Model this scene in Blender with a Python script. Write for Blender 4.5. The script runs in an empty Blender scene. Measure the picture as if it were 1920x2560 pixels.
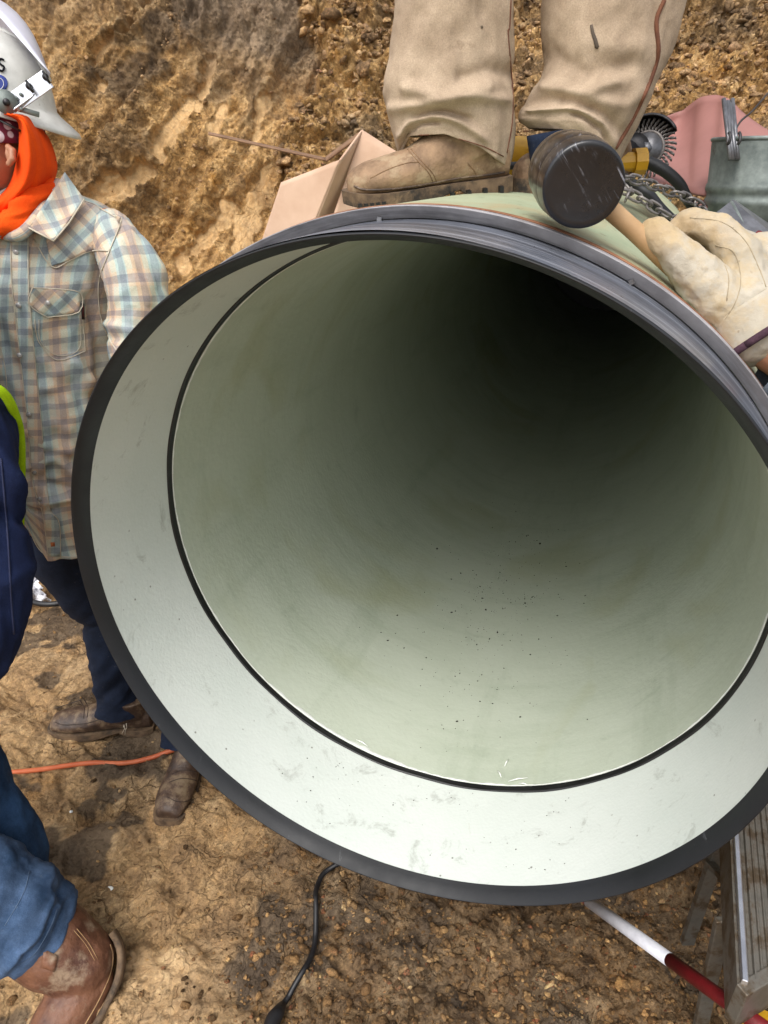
import bpy, bmesh, math, random
import numpy as np
from mathutils import Vector, Matrix
from mathutils.bvhtree import BVHTree
random.seed(7); rng = np.random.default_rng(7)
S = bpy.context.scene
COL = S.collection
R = math.radians
# ------------------------------------------------------------------ camera
CAMH = 1.62; F = 1725.0; CX, CY = 960.0, 1280.0
PIT = math.atan2(.424, .8413); SP, CP = math.sin(PIT), math.cos(PIT)
cd = bpy.data.cameras.new('camera'); cam = bpy.data.objects.new('camera', cd); COL.objects.link(cam)
cd.sensor_fit = 'VERTICAL'; cd.sensor_height = 36; cd.sensor_width = 27; cd.lens = F/2560*36
cd.clip_start = .02; cd.clip_end = 500
cam.location = (0, 0, CAMH); cam.rotation_euler = (math.pi/2-PIT, 0, 0)
S.camera = cam
# ------------------------------------------------------------------ sky, sun, exposure
SUN_EL, SUN_AZ = R(56), R(205)      # azimuth clockwise from +Y
w = bpy.data.worlds.new('World'); S.world = w; w.use_nodes = True
nt = w.node_tree; nt.nodes.clear()
sky = nt.nodes.new('ShaderNodeTexSky'); sky.sky_type = 'NISHITA'; sky.sun_disc = False
sky.sun_elevation = SUN_EL; sky.sun_rotation = SUN_AZ; sky.dust_density = 4; sky.air_density = 1.2; sky.ozone_density = 1
hs = nt.nodes.new('ShaderNodeHueSaturation'); hs.inputs['Saturation'].default_value = .30
bg = nt.nodes.new('ShaderNodeBackground'); bg.inputs['Strength'].default_value = .15
wo = nt.nodes.new('ShaderNodeOutputWorld')
nt.links.new(sky.outputs[0], hs.inputs['Color']); nt.links.new(hs.outputs[0], bg.inputs[0]); nt.links.new(bg.outputs[0], wo.inputs[0])
sd = bpy.data.lights.new('sun', 'SUN'); sd.energy = 1.0; sd.angle = R(35); sd.color = (1, .96, .9)
sun = bpy.data.objects.new('sun', sd); COL.objects.link(sun)
dirv = Vector((math.sin(SUN_AZ)*math.cos(SUN_EL), math.cos(SUN_AZ)*math.cos(SUN_EL), math.sin(SUN_EL)))
sun.rotation_euler = dirv.to_track_quat('Z', 'Y').to_euler(); sun.location = dirv*20
vs = S.view_settings; vs.view_transform = 'Standard'; vs.look = 'None'; vs.gamma = 1; vs.exposure = .80
S.cycles.max_bounces = 14; S.cycles.diffuse_bounces = 10

# ------------------------------------------------------------------ helpers
K = 1920/1659.0
def ray(x, y):
    a, b = (x*K-CX)/F, (y*K-CY)/F
    return Vector((a, CP-b*SP, -SP-b*CP))
O = Vector((0, 0, CAMH))
def D(x, y, t): return O+ray(x, y)*t                       # at a depth
def DY(x, y, Y): r = ray(x, y); return O+r*(Y/r.y)         # on a vertical plane
def DZ(x, y, z): r = ray(x, y); return O+r*((z-CAMH)/r.z)  # on a level plane
def proj(X, Y, Z):
    zr = Z-CAMH; zc = Y*CP-zr*SP; yc = -(Y*SP)-zr*CP
    zc = np.where(np.abs(zc) < 1e-3, 1e-3, zc)
    return (CX+F*X/zc)/K, (CY+F*yc/zc)/K
def link(name, me, mat, parent=None):
    o = bpy.data.objects.new(name, me); COL.objects.link(o)
    if mat: me.materials.append(mat)
    if parent: o.parent = parent; o.matrix_parent_inverse = Matrix.Translation(-parent.location) if not parent.parent else (Matrix.Translation(-parent.matrix_basis.translation))
    return o
def mk(name, vf, mat, parent=None, smooth=True):
    v, f = vf[0], vf[1]
    me = bpy.data.meshes.new(name); me.from_pydata([tuple(p) for p in v], [], f); me.update()
    if len(vf) > 2 and vf[2] is not None:
        uvl = me.uv_layers.new(name='UVMap')
        li = np.zeros(len(me.loops), int); me.loops.foreach_get('vertex_index', li)
        uv = np.array(vf[2], float)[li]; uvl.data.foreach_set('uv', uv.ravel())
    if smooth: me.polygons.foreach_set('use_smooth', [True]*len(me.polygons))
    return link(name, me, mat, parent)
def thing(name, label, cat, loc=(0, 0, 0), group=None):
    o = bpy.data.objects.new(name, None); COL.objects.link(o); o.location = loc; o.empty_display_size = .1
    o['label'] = label; o['category'] = cat
    if group: o['group'] = group
    return o
def tag(o, label, cat, group=None):
    o['label'] = label; o['category'] = cat
    if group: o['group'] = group
    return o
def mod(o, typ, **k):
    m = o.modifiers.new(typ, typ)
    for a, b in k.items(): setattr(m, a, b)
    return m
def merge(*ms):
    V, Fc, U = [], [], []
    for m in ms:
        n = len(V); V += [tuple(p) for p in m[0]]; Fc += [tuple(i+n for i in f) for f in m[1]]
        U += list(m[2]) if len(m) > 2 and m[2] is not None else [(0, 0)]*len(m[0])
    return V, Fc, U
def crom(pts, n):
    P = [np.array(p, float) for p in pts]; out = []
    P = [2*P[0]-P[1]]+P+[2*P[-1]-P[-2]]
    for i in range(1, len(P)-2):
        for k in range(n):
            t = k/n; a, b, c, d = P[i-1:i+3]
            out.append(.5*((2*b)+(c-a)*t+(2*a-5*b+4*c-d)*t*t+(3*b-a-3*c+d)*t**3))
    out.append(P[-2]); return out
def tube(pts, rad, seg=12, caps=True, flat=1.0, up=None, sub=1):
    if not hasattr(rad, '__len__'): rad = [rad]*len(pts)
    q = [list(p)+[r] for p, r in zip(pts, rad)]
    if sub > 1: q = crom(q, sub)
    q = [np.array(a, float) for a in q]
    V, Fc, U = [], [], []; N = None; L = 0
    for i, a in enumerate(q):
        t = (q[min(i+1, len(q)-1)]-q[max(i-1, 0)])[:3]; t /= np.linalg.norm(t)+1e-12
        if N is None:
            N = np.array(up if up is not None else ((0, 0, 1) if abs(t[2]) < .9 else (1, 0, 0)), float)
        N = N-t*(N@t); N /= np.linalg.norm(N)+1e-12; B = np.cross(t, N)
        if i: L += np.linalg.norm(a[:3]-q[i-1][:3])
        for k in range(seg):
            th = 2*math.pi*k/seg
            V.append(a[:3]+a[3]*(B*math.cos(th)+N*math.sin(th)*flat)); U.append((a[3]*2*math.pi*k/seg, L))
    n = len(q)
    for i in range(n-1):
        for k in range(seg):
            k2 = (k+1) % seg
            Fc.append((i*seg+k, i*seg+k2, (i+1)*seg+k2, (i+1)*seg+k))
    if caps:
        Fc.append(tuple(range(seg-1, -1, -1))); Fc.append(tuple(range((n-1)*seg, n*seg)))
    return V, Fc, U
def ball(c, r, M=None, n=12):
    V, Fc = [], []
    for i in range(n+1):
        ph = math.pi*i/n
        for k in range(2*n):
            th = math.pi*k/n
            p = Vector((math.sin(ph)*math.cos(th), math.sin(ph)*math.sin(th), math.cos(ph)))
            p = Vector((p.x*r[0], p.y*r[1], p.z*r[2])) if hasattr(r, '__len__') else p*r
            if M: p = M @ p
            V.append(Vector(c)+p)
    for i in range(n):
        for k in range(2*n):
            k2 = (k+1) % (2*n)
            f = (i*2*n+k, (i+1)*2*n+k, (i+1)*2*n+k2, i*2*n+k2)
            Fc.append(f)
    return V, Fc, None
def caps_chain(pts, rad, seg=14):
    ms = [tube(pts, rad, seg)]
    for p, r in zip(pts, rad if hasattr(rad, '__len__') else [rad]*len(pts)): ms.append(ball(p, r, n=8))
    return merge(*ms)
def blob(name, parts, mat, parent=None, voxel=.004, smooth=6, factor=.5):
    o = mk(name, merge(*parts), mat, parent)
    bm = bmesh.new(); bm.from_mesh(o.data); bmesh.ops.remove_doubles(bm, verts=bm.verts, dist=1e-6)
    bmesh.ops.recalc_face_normals(bm, faces=bm.faces); bm.to_mesh(o.data); bm.free()
    mod(o, 'REMESH', mode='VOXEL', voxel_size=voxel, use_smooth_shade=True)
    if smooth: mod(o, 'SMOOTH', factor=factor, iterations=smooth)
    return o
def box(c, s, M=None):
    V = []
    for z in (-1, 1):
        for y in (-1, 1):
            for x in (-1, 1):
                p = Vector((x*s[0]/2, y*s[1]/2, z*s[2]/2))
                V.append(Vector(c)+(M @ p if M else p))
    return V, [(0, 2, 3, 1), (4, 5, 7, 6), (0, 1, 5, 4), (2, 6, 7, 3), (0, 4, 6, 2), (1, 3, 7, 5)], None
def beam(a, b, wdt, hgt, up=(0, 0, 1)):
    a, b = Vector(a), Vector(b); t = (b-a).normalized(); s = t.cross(Vector(up)).normalized(); u = s.cross(t)
    M = Matrix((s, t, u)).transposed()
    return box((a+b)/2, (wdt, (b-a).length, hgt), M)
def bevel(o, wd=.002, seg=2): mod(o, 'BEVEL', width=wd, segments=seg, limit_method='ANGLE')
def loft(rings, caps=True):
    n = len(rings[0]); V, Fc, U = [], [], []
    for i, r in enumerate(rings):
        L = 0
        for k, p in enumerate(r):
            if k: L += (Vector(p)-Vector(r[k-1])).length
            V.append(p); U.append((L, p[2]))
    for i in range(len(rings)-1):
        for k in range(n):
            k2 = (k+1) % n; Fc.append((i*n+k, i*n+k2, (i+1)*n+k2, (i+1)*n+k))
    if caps: Fc.append(tuple(range(n-1, -1, -1))); Fc.append(tuple(range((len(rings)-1)*n, len(rings)*n)))
    return V, Fc, U

# numpy noise
def _h(i, j, s):
    n = (i.astype(np.int64)*374761393+j.astype(np.int64)*668265263+s*1442695041) & 0x7fffffff
    n = (n ^ (n >> 13))*1274126177 & 0x7fffffff
    return ((n ^ (n >> 16)) & 0xffff)/65535.0
def vnoise(x, y, s=0):
    i, j = np.floor(x), np.floor(y); a, b = x-i, y-j; a = a*a*a*(a*(a*6-15)+10); b = b*b*b*(b*(b*6-15)+10)
    return ((_h(i, j, s)*(1-a)+_h(i+1, j, s)*a)*(1-b)+(_h(i, j+1, s)*(1-a)+_h(i+1, j+1, s)*a)*b)*2-1
def fbm(x, y, o=5, s=0, g=.5):
    r = 0; a = 1
    for k in range(o): r = r+a*vnoise(x, y, s+k*17); x, y = x*2.03+3.1, y*2.03+1.7; a *= g
    return r
def ridged(x, y, o=4, s=0):
    r = 0; a = 1
    for k in range(o): r = r+a*(1-np.abs(vnoise(x, y, s+k*31))*2); x, y = x*2.1+1.3, y*2.1+4.2; a *= .5
    return r
def worley(x, y, s=0):
    i0, j0 = np.floor(x), np.floor(y); d1 = np.full(x.shape, 9.0); d2 = d1.copy(); idv = np.zeros(x.shape)
    for a in (-1, 0, 1):
        for b in (-1, 0, 1):
            i, j = i0+a, j0+b
            dx = i+_h(i, j, s)-x; dy = j+_h(i, j, s+91)-y; d = np.sqrt(dx*dx+dy*dy)
            c = d < d1; d2 = np.where(c, d1, np.minimum(d2, d)); idv = np.where(c, _h(i, j, s+7), idv); d1 = np.where(c, d, d1)
    return d1, d2, idv
def sst(a, b, x): t = np.clip((x-a)/(b-a), 0, 1); return t*t*(3-2*t)
def segdist(x, y, pts):
    best = np.full(x.shape, 1e9)
    for (x0, y0), (x1, y1) in zip(pts[:-1], pts[1:]):
        dx, dy = x1-x0, y1-y0; t = np.clip(((x-x0)*dx+(y-y0)*dy)/(dx*dx+dy*dy), 0, 1)
        best = np.minimum(best, np.hypot(x-x0-t*dx, y-y0-t*dy))
    return best

# ------------------------------------------------------------------ materials
def lin(h):
    if isinstance(h, tuple): return h if len(h) == 4 else (*h, 1)
    c = [int(h[i:i+2], 16)/255 for i in (0, 2, 4)]
    return tuple((a/12.92 if a <= .04045 else ((a+.055)/1.055)**2.4) for a in c)+(1,)
class NT:
    def __init__(s, name):
        s.m = bpy.data.materials.new(name); s.m.use_nodes = True; s.t = s.m.node_tree
        s.b = s.t.nodes['Principled BSDF']; s.tc = s.n('TexCoord'); s.co = s.tc.outputs['Object']
    def n(s, typ, **k):
        nd = s.t.nodes.new('ShaderNode'+typ)
        for a, v in k.items(): setattr(nd, a, v)
        return nd
    def l(s, a, b): s.t.links.new(a, b)
    def noise(s, sc, det=6, rough=.6, co=None, dist=0, stretch=None):
        nd = s.n('TexNoise'); nd.inputs['Scale'].default_value = sc; nd.inputs['Detail'].default_value = det
        nd.inputs['Roughness'].default_value = rough; nd.inputs['Distortion'].default_value = dist
        c = co or s.co
        if stretch:
            mp = s.n('Mapping'); mp.inputs['Scale'].default_value = stretch; s.l(c, mp.inputs[0]); c = mp.outputs[0]
        s.l(c, nd.inputs['Vector']); return nd.outputs['Fac']
    def ramp(s, fac, stops, interp='LINEAR'):
        r = s.n('ValToRGB'); r.color_ramp.interpolation = interp; e = r.color_ramp.elements
        while len(e) < len(stops): e.new(.5)
        for el, (p, c) in zip(e, stops): el.position = p; el.color = lin(c)
        s.l(fac, r.inputs[0]); return r.outputs[0]
    def mix(s, f, a, b, bt='MIX'):
        m = s.n('Mix', data_type='RGBA', blend_type=bt)
        for v, i in ((f, m.inputs[0]), (a, m.inputs[6]), (b, m.inputs[7])):
            if isinstance(v, (int, float)): i.default_value = v
            elif isinstance(v, (tuple, str)): i.default_value = lin(v)
            else: s.l(v, i)
        return m.outputs[2]
    def math(s, op, a, b=None, c=None):
        m = s.n('Math', operation=op)
        for v, i in ((a, m.inputs[0]), (b, m.inputs[1]), (c, m.inputs[2])):
            if v is None: continue
            if isinstance(v, (int, float)): i.default_value = v
            else: s.l(v, i)
        return m.outputs[0]
    def mask(s, fac, lo, hi): return s.math('SMOOTHSTEP' if False else 'MULTIPLY_ADD', fac, 1/(hi-lo), -lo/(hi-lo)) if False else s.maprange(fac, lo, hi)
    def maprange(s, f, lo, hi, a=0, b=1):
        m = s.n('MapRange'); m.clamp = True; s.l(f, m.inputs[0])
        for i, v in enumerate((lo, hi, a, b)): m.inputs[i+1].default_value = v
        return m.outputs[0]
    def fin(s, col, rough=.8, metal=0, bump=None, bs=.3, bd=.002, spec=.5, coat=0):
        B = s.b
        if isinstance(col, (str, tuple)): B.inputs['Base Color'].default_value = lin(col)
        else: s.l(col, B.inputs['Base Color'])
        if isinstance(rough, (int, float)): B.inputs['Roughness'].default_value = rough
        else: s.l(rough, B.inputs['Roughness'])
        B.inputs['Metallic'].default_value = metal; B.inputs['Specular IOR Level'].default_value = spec
        B.inputs['Coat Weight'].default_value = coat
        if bump is not None:
            bp = s.n('Bump'); bp.inputs['Strength'].default_value = bs; bp.inputs['Distance'].default_value = bd
            s.l(bump, bp.inputs['Height']); s.l(bp.outputs[0], B.inputs['Normal'])
        return s.m
def simple(name, c1, c2, sc=30, rough=.7, metal=0, bsc=None, bs=.3, bd=.002, stretch=None, dirt=None, dirtc='6b5437', dsc=12, spec=.5, coat=0, lo=.35, hi=.65):
    t = NT(name); col = t.ramp(t.noise(sc, stretch=stretch), [(lo, c1), (hi, c2)])
    if dirt is not None: col = t.mix(t.maprange(t.noise(dsc, 8, .7), dirt, dirt+.12), col, dirtc)
    return t.fin(col, rough, metal, t.noise(bsc or sc*4, stretch=stretch), bs, bd, spec, coat)

def soil_mat(name, attr=True, isl=None, sat=.93, val=.96):
    t = NT(name)
    big = t.noise(1.6, 4, .6); mid = t.noise(9, 8, .65, dist=.4); fine = t.noise(70, 8, .7); gr = t.noise(260, 3, .6)
    c = t.ramp(mid, [(.30, '6b5032'), (.41, '94724a'), (.51, 'b08a59'), (.66, 'c8a678')])
    c2 = t.ramp(mid, [(.3, '54463a'), (.5, '8a7458'), (.7, 'a89176')])
    c = t.mix(t.math('MULTIPLY', t.maprange(big, .52, .68), .8), c, c2)
    oc = t.noise(5, 5, .6, stretch=(1.3, 1, 1)); c = t.mix(t.math('MULTIPLY', t.maprange(oc, .58, .7), .6), c, 'b07b33')
    c = t.mix(.6, c, t.ramp(fine, [(.3, '7c7064'), (.5, 'bab8b4'), (.66, 'f0ebe0')]), 'OVERLAY')
    c = t.mix(.4, c, t.ramp(gr, [(.35, '868686'), (.65, 'e4e4e4')]), 'OVERLAY')
    rough = .88
    if isl:
        g = t.n('NewGeometry'); c = t.mix(.85, c, t.ramp(g.outputs['Random Per Island'], isl), 'OVERLAY')
    if attr:
        a = t.n('Attribute'); a.attribute_name = 'smear'
        sm = t.ramp(t.noise(60, 4, .5, stretch=(1, 1, .15)), [(.35, 'b8956c'), (.65, 'cfb086')])
        c = t.mix(t.math('MULTIPLY', a.outputs['Fac'], .55), c, sm)
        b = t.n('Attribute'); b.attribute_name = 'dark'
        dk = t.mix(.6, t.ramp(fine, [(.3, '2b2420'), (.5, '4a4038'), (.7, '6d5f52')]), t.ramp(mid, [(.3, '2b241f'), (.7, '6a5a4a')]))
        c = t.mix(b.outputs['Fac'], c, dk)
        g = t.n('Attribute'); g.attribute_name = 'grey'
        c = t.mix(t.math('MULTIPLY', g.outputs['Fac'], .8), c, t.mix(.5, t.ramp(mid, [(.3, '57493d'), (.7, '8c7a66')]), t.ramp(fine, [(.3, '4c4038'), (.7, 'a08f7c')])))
    vz = t.n('TexVoronoi'); vz.inputs['Scale'].default_value = 70; vz.inputs['Randomness'].default_value = 1
    wv = t.n('TexNoise'); wv.inputs['Scale'].default_value = 40; t.l(t.co, wv.inputs['Vector'])
    vm = t.n('VectorMath', operation='MULTIPLY_ADD'); t.l(wv.outputs['Color'], vm.inputs[0]); vm.inputs[1].default_value = (.03, .03, .03); t.l(t.co, vm.inputs[2]); t.l(vm.outputs[0], vz.inputs['Vector'])
    crumb_ = t.math('MULTIPLY', t.maprange(vz.outputs['Distance'], 0, .6, 1, 0), t.maprange(t.noise(11, 4, .6), .45, .62))
    hv = t.n('HueSaturation'); hv.inputs['Saturation'].default_value = sat; hv.inputs['Hue'].default_value = .502; hv.inputs['Value'].default_value = val; t.l(c, hv.inputs['Color']); c = hv.outputs[0]
    h = t.math('ADD', t.noise(38, 12, .78), t.math('MULTIPLY', t.noise(150, 8, .75), .45)); h = t.math('ADD', h, t.math('MULTIPLY', crumb_, .45))
    ve = t.n('TexVoronoi', feature='DISTANCE_TO_EDGE'); ve.inputs['Scale'].default_value = 13; wv2 = t.n('TexNoise'); wv2.inputs['Scale'].default_value = 12; wv2.inputs['Detail'].default_value = 6; t.l(t.co, wv2.inputs['Vector'])
    vm2 = t.n('VectorMath', operation='MULTIPLY_ADD'); t.l(wv2.outputs['Color'], vm2.inputs[0]); vm2.inputs[1].default_value = (.09, .09, .09); t.l(t.co, vm2.inputs[2]); t.l(vm2.outputs[0], ve.inputs['Vector'])
    ck = t.math('MULTIPLY', t.maprange(ve.outputs['Distance'], .0, .035, 1, 0), t.maprange(t.noise(6, 5, .6), .48, .6))
    c = t.mix(t.math('MULTIPLY', ck, .35), c, '5a452c'); h = t.math('SUBTRACT', h, t.math('MULTIPLY', ck, .8))
    st_ = t.noise(22, 10, .7, dist=.8); edge_ = t.maprange(st_, .50, .53); h = t.math('ADD', h, t.math('MULTIPLY', edge_, .35))
    if attr: h = t.math('MULTIPLY', h, t.math('SUBTRACT', 1.0, t.math('MULTIPLY', a.outputs['Fac'], .8)))
    return t.fin(c, rough, 0, h, 1.0, .014, .25)
M = {}
M['soil'] = soil_mat('soil'); M['banksoil'] = soil_mat('bank soil', sat=1.0, val=1.03)
def clod_mat(name, stops):
    t = NT(name); g = t.n('NewGeometry')
    c = t.ramp(g.outputs['Random Per Island'], stops)
    c = t.mix(.6, c, t.ramp(t.noise(120, 8, .7), [(.3, '50483c'), (.7, 'c8bfae')]), 'OVERLAY')
    return t.fin(c, .85, 0, t.noise(150, 8, .7), .8, .004, .3)
M['clod'] = soil_mat('clods', False, [(0, '6e6a66'), (.5, 'aeaaa4'), (1, 'd8d2c6')], .86, 1.1)
M['gravel'] = soil_mat('gravel', False, [(0, '4c4640'), (.4, '8c8680'), (.85, 'c0bab0'), (.95, 'e0dcd4'), (1, 'fbf9f4')])
def liner_mat():
    t = NT('liner green'); n = t.noise(3, 5, .6)
    m1 = t.n('Mapping'); m1.inputs['Rotation'].default_value = (0, 0, math.atan2(.3352, .9421)); t.l(t.co, m1.inputs[0])
    m2 = t.n('Mapping'); m2.inputs['Scale'].default_value = (1, 7, 1); t.l(m1.outputs[0], m2.inputs[0])
    m3 = t.n('Mapping'); m3.inputs['Scale'].default_value = (5, .8, 5); t.l(m1.outputs[0], m3.inputs[0])
    wind = t.noise(2.4, 8, .7, co=m2.outputs[0]); lng = t.noise(2.0, 8, .7, co=m3.outputs[0])
    c = t.ramp(n, [(.3, 'adb5a4'), (.7, 'b8bfb0')])
    c = t.mix(t.math('MULTIPLY', t.maprange(wind, .5, .68), .2), c, '87937c'); c = t.mix(t.math('MULTIPLY', t.maprange(lng, .54, .68), .28), c, '8f9a86')
    sp = t.maprange(t.noise(130, 5, .75), .66, .70); c = t.mix(t.math('MULTIPLY', t.math('MULTIPLY', sp, t.maprange(t.noise(4, 3), .48, .6)), .6), c, '4f5646')
    c = t.mix(t.math('MULTIPLY', t.maprange(t.noise(2.2, 4, .5, dist=1), .55, .72), .5), c, '9b9d76')
    sm = t.noise(11, 9, .75, stretch=(1, 1, .4), dist=.7); c = t.mix(t.math('MULTIPLY', t.maprange(sm, .58, .70), .22), c, '6f7a68')
    return t.fin(c, t.maprange(t.noise(10), .3, .7, .38, .5), 0, t.math('ADD', t.noise(90, 3, .5), t.math('MULTIPLY', t.noise(14, 3, .5), 1.2)), .22, .004, .45)
M['liner'] = liner_mat()
def white_mat():
    t = NT('lining white'); n = t.noise(4, 5, .6)
    c = t.ramp(n, [(.3, 'c6cdc7'), (.7, 'd0d5d0')])
    sm = t.noise(15, 9, .75, dist=.6); c = t.mix(t.math('MULTIPLY', t.maprange(sm, .57, .68), .5), c, '85877e')
    sc = t.noise(4, 9, .75, stretch=(6, 1, 1)); c = t.mix(t.math('MULTIPLY', t.maprange(sc, .66, .76), .5), c, '9b9478')
    sp = t.n('TexVoronoi'); sp.inputs['Scale'].default_value = 30; t.l(t.co, sp.inputs['Vector'])
    dot = t.math('MULTIPLY', t.maprange(sp.outputs['Distance'], .05, .08, 1, 0), t.maprange(t.noise(5), .5, .6))
    c = t.mix(t.math('MULTIPLY', dot, .7), c, '4a4238')
    return t.fin(c, .42, 0, t.math('ADD', t.noise(160, 3, .5), t.noise(40, 2, .5)), .16, .003, .45)
M['white'] = white_mat()
def rub(name, a, b, rough=.55, sc=6, scr=.5, coat=0, bs=.15, cyl=False, k=40):
    t = NT(name); c = t.ramp(t.noise(sc, 6, .6, stretch=(1, 1, 1)), [(.35, a), (.7, b)])
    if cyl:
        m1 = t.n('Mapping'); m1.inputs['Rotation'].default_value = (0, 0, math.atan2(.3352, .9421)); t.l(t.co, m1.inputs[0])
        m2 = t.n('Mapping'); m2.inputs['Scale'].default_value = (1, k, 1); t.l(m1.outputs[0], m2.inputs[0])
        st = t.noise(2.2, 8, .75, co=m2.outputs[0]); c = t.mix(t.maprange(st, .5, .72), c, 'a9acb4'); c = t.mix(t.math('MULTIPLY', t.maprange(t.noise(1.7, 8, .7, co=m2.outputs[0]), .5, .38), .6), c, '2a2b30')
    s = t.noise(7, 9, .8, stretch=(9, 1.5, 3)); c = t.mix(t.math('MULTIPLY', t.maprange(s, .62, .75), scr), c, '8d8f94')
    s = t.noise(60, 9, .8); c = t.mix(t.math('MULTIPLY', t.maprange(s, .66, .75), scr*.7), c, '8a8578')
    return t.fin(c, t.maprange(t.noise(12), .3, .7, rough-.1, rough+.12), 0, t.noise(120, 4, .6), bs, .002, .5, coat)
M['lip'] = rub('black lip', '090b0f', '11141a', .55, 6, .3, cyl=False)
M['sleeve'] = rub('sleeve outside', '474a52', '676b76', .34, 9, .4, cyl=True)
M['collar'] = rub('collar grey', '807d7f', 'a8a6a9', .6, 14, .5, cyl=True, k=14)
M['gasket'] = rub('gasket', '0c0c0d', '161617', .45, 6, .08)
M['rust'] = simple('rust band', '6e452f', '93674a', 25, .8, bs=.4)
def pg():
    t = NT('pipe green'); c = t.ramp(t.noise(5, 6, .6), [(.3, '8d9a7e'), (.7, 'a8ad90')])
    c = t.mix(t.math('MULTIPLY', t.maprange(t.noise(7, 8, .7, dist=.8), .48, .66), .7), c, 'a3906c')
    c = t.mix(t.math('MULTIPLY', t.maprange(t.noise(30, 9, .75), .58, .68), .8), c, '5a4831')
    return t.fin(c, .6, 0, t.noise(60, 8, .7), .4, .003)
M['green'] = pg()
M['caulk'] = simple('caulk', 'd9dcd6', 'e6e8e4', 30, .5)
def fabric(name, a, b, weave=900, sc=14, dirt=None, dirtc='6b5437', dsc=9, bs=.25, rough=.95, seam=None):
    t = NT(name); c = t.ramp(t.noise(sc, 7, .65), [(.35, a), (.68, b)])
    c = t.mix(.45, c, t.ramp(t.noise(420, 4, .8), [(.3, '7a7a7a'), (.7, 'd4d4d4')]), 'OVERLAY')
    sp_ = t.maprange(t.noise(75, 6, .7), .62, .7); c = t.mix(t.math('MULTIPLY', sp_, .18 if dirt else 0.0), c, dirtc)
    if dirt: c = t.mix(t.math('MULTIPLY', t.maprange(t.noise(dsc, 9, .75), dirt, dirt+.1), .65), c, dirtc)
    return t.fin(c, rough, 0, t.math('ADD', t.noise(500, 2, .6), t.math('MULTIPLY', t.noise(30, 5, .6), 2)), bs, .003, .2)
M['khaki'] = fabric('khaki duck', '9c8974', 'baa68f', dirt=.6, dirtc='5f4c38')
M['denim'] = fabric('dark denim', '151b28', '232d42', sc=9, dirt=.7, dirtc='6c6a68')
M['denimb'] = fabric('black denim', '0f1116', '191b22', sc=9)
M['jean'] = fabric('blue denim', '2a3f5a', '52698a', sc=16, dirt=.66, dirtc='7b8794', bs=.4)
M['navy'] = fabric('navy cloth', '0e1630', '1c2748', sc=9, dirt=.72, dirtc='3a4560')
M['orange'] = fabric('orange cloth', 'e0480c', 'f25a14', sc=8, bs=.12)
M['lime'] = fabric('lime cloth', '9fc210', 'b5d81c', sc=20)
M['rag'] = fabric('white rag', 'cfd0d6', 'e6e6ea', sc=20)
M['boot'] = simple('worn boot leather', '6b543f', '9a7d60', 22, .75, bsc=36, bs=.8, bd=.006, dirt=.5, dirtc='9a8468', dsc=26)
M['bootd'] = simple('brown boot leather', '33261f', '5c4738', 22, .5, bsc=38, bs=.8, bd=.006, dirt=.5, dirtc='75644f', dsc=22)
M['bootr'] = simple('red brown boot leather', '4a2c20', '77503a', 16, .55, bsc=26, bs=.8, bd=.008, dirt=.52, dirtc='8a7560', dsc=14)
M['sole'] = simple('muddy sole', '4a3a2c', '78624a', 40, .85, bs=.6, dirt=.5, dirtc='2a241e')
M['skin'] = simple('skin', '9a6a50', 'ab7a5e', 20, .5, bs=.15)
M['thread'] = simple('thread', 'b5ab97', 'c8bfae', 60, .8)
M['tthread'] = simple('brown thread', '5a3524', '70452e', 60, .8)
M['glove'] = NT('glove leather')
def glove_mat():
    pass
    t = NT('glove leather'); c = t.ramp(t.noise(18, 6, .6), [(.35, 'a39a89'), (.65, 'b6ae9f')])
    for tip, rr in ((D(1405, 500, .865), .05), (D(1480, 490, .885), .045), (D(1540, 520, .89), .04)):
        vd = t.n('VectorMath', operation='DISTANCE'); t.l(t.co, vd.inputs[0]); vd.inputs[1].default_value = tuple(tip)
        m_ = t.math('MULTIPLY', t.maprange(t.math('ADD', vd.outputs['Value'], t.math('MULTIPLY', t.noise(40, 8, .7), .05)), rr+.025, rr-.015), .7); c = t.mix(m_, c, 'a98c60')
    sp = t.maprange(t.noise(90, 4, .6), .66, .72); c = t.mix(t.math('MULTIPLY', sp, .5), c, '5c4a34')
    c = t.mix(t.math('MULTIPLY', t.maprange(t.noise(26, 8, .7), .45, .66), .75), c, 'b09a74')
    return t.fin(c, .75, 0, t.math('ADD', t.noise(120, 8, .7), t.math('MULTIPLY', t.noise(35, 4, .6), 1.5)), .5, .003, .3)
M['glove'] = glove_mat()
M['glove_t'] = simple('glove dirty leather', 'a48a62', 'c4ae88', 30, .7, bsc=120, bs=.4, dirt=.6, dirtc='6a5740', dsc=40)
M['purple'] = fabric('purple binding', '44303a', '5a414c', sc=40)
M['wood'] = simple('handle wood', '9a7850', 'b8966e', 12, .5, stretch=(1, 1, 1), bs=.15, dirt=.66, dirtc='6e4d2c')
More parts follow.
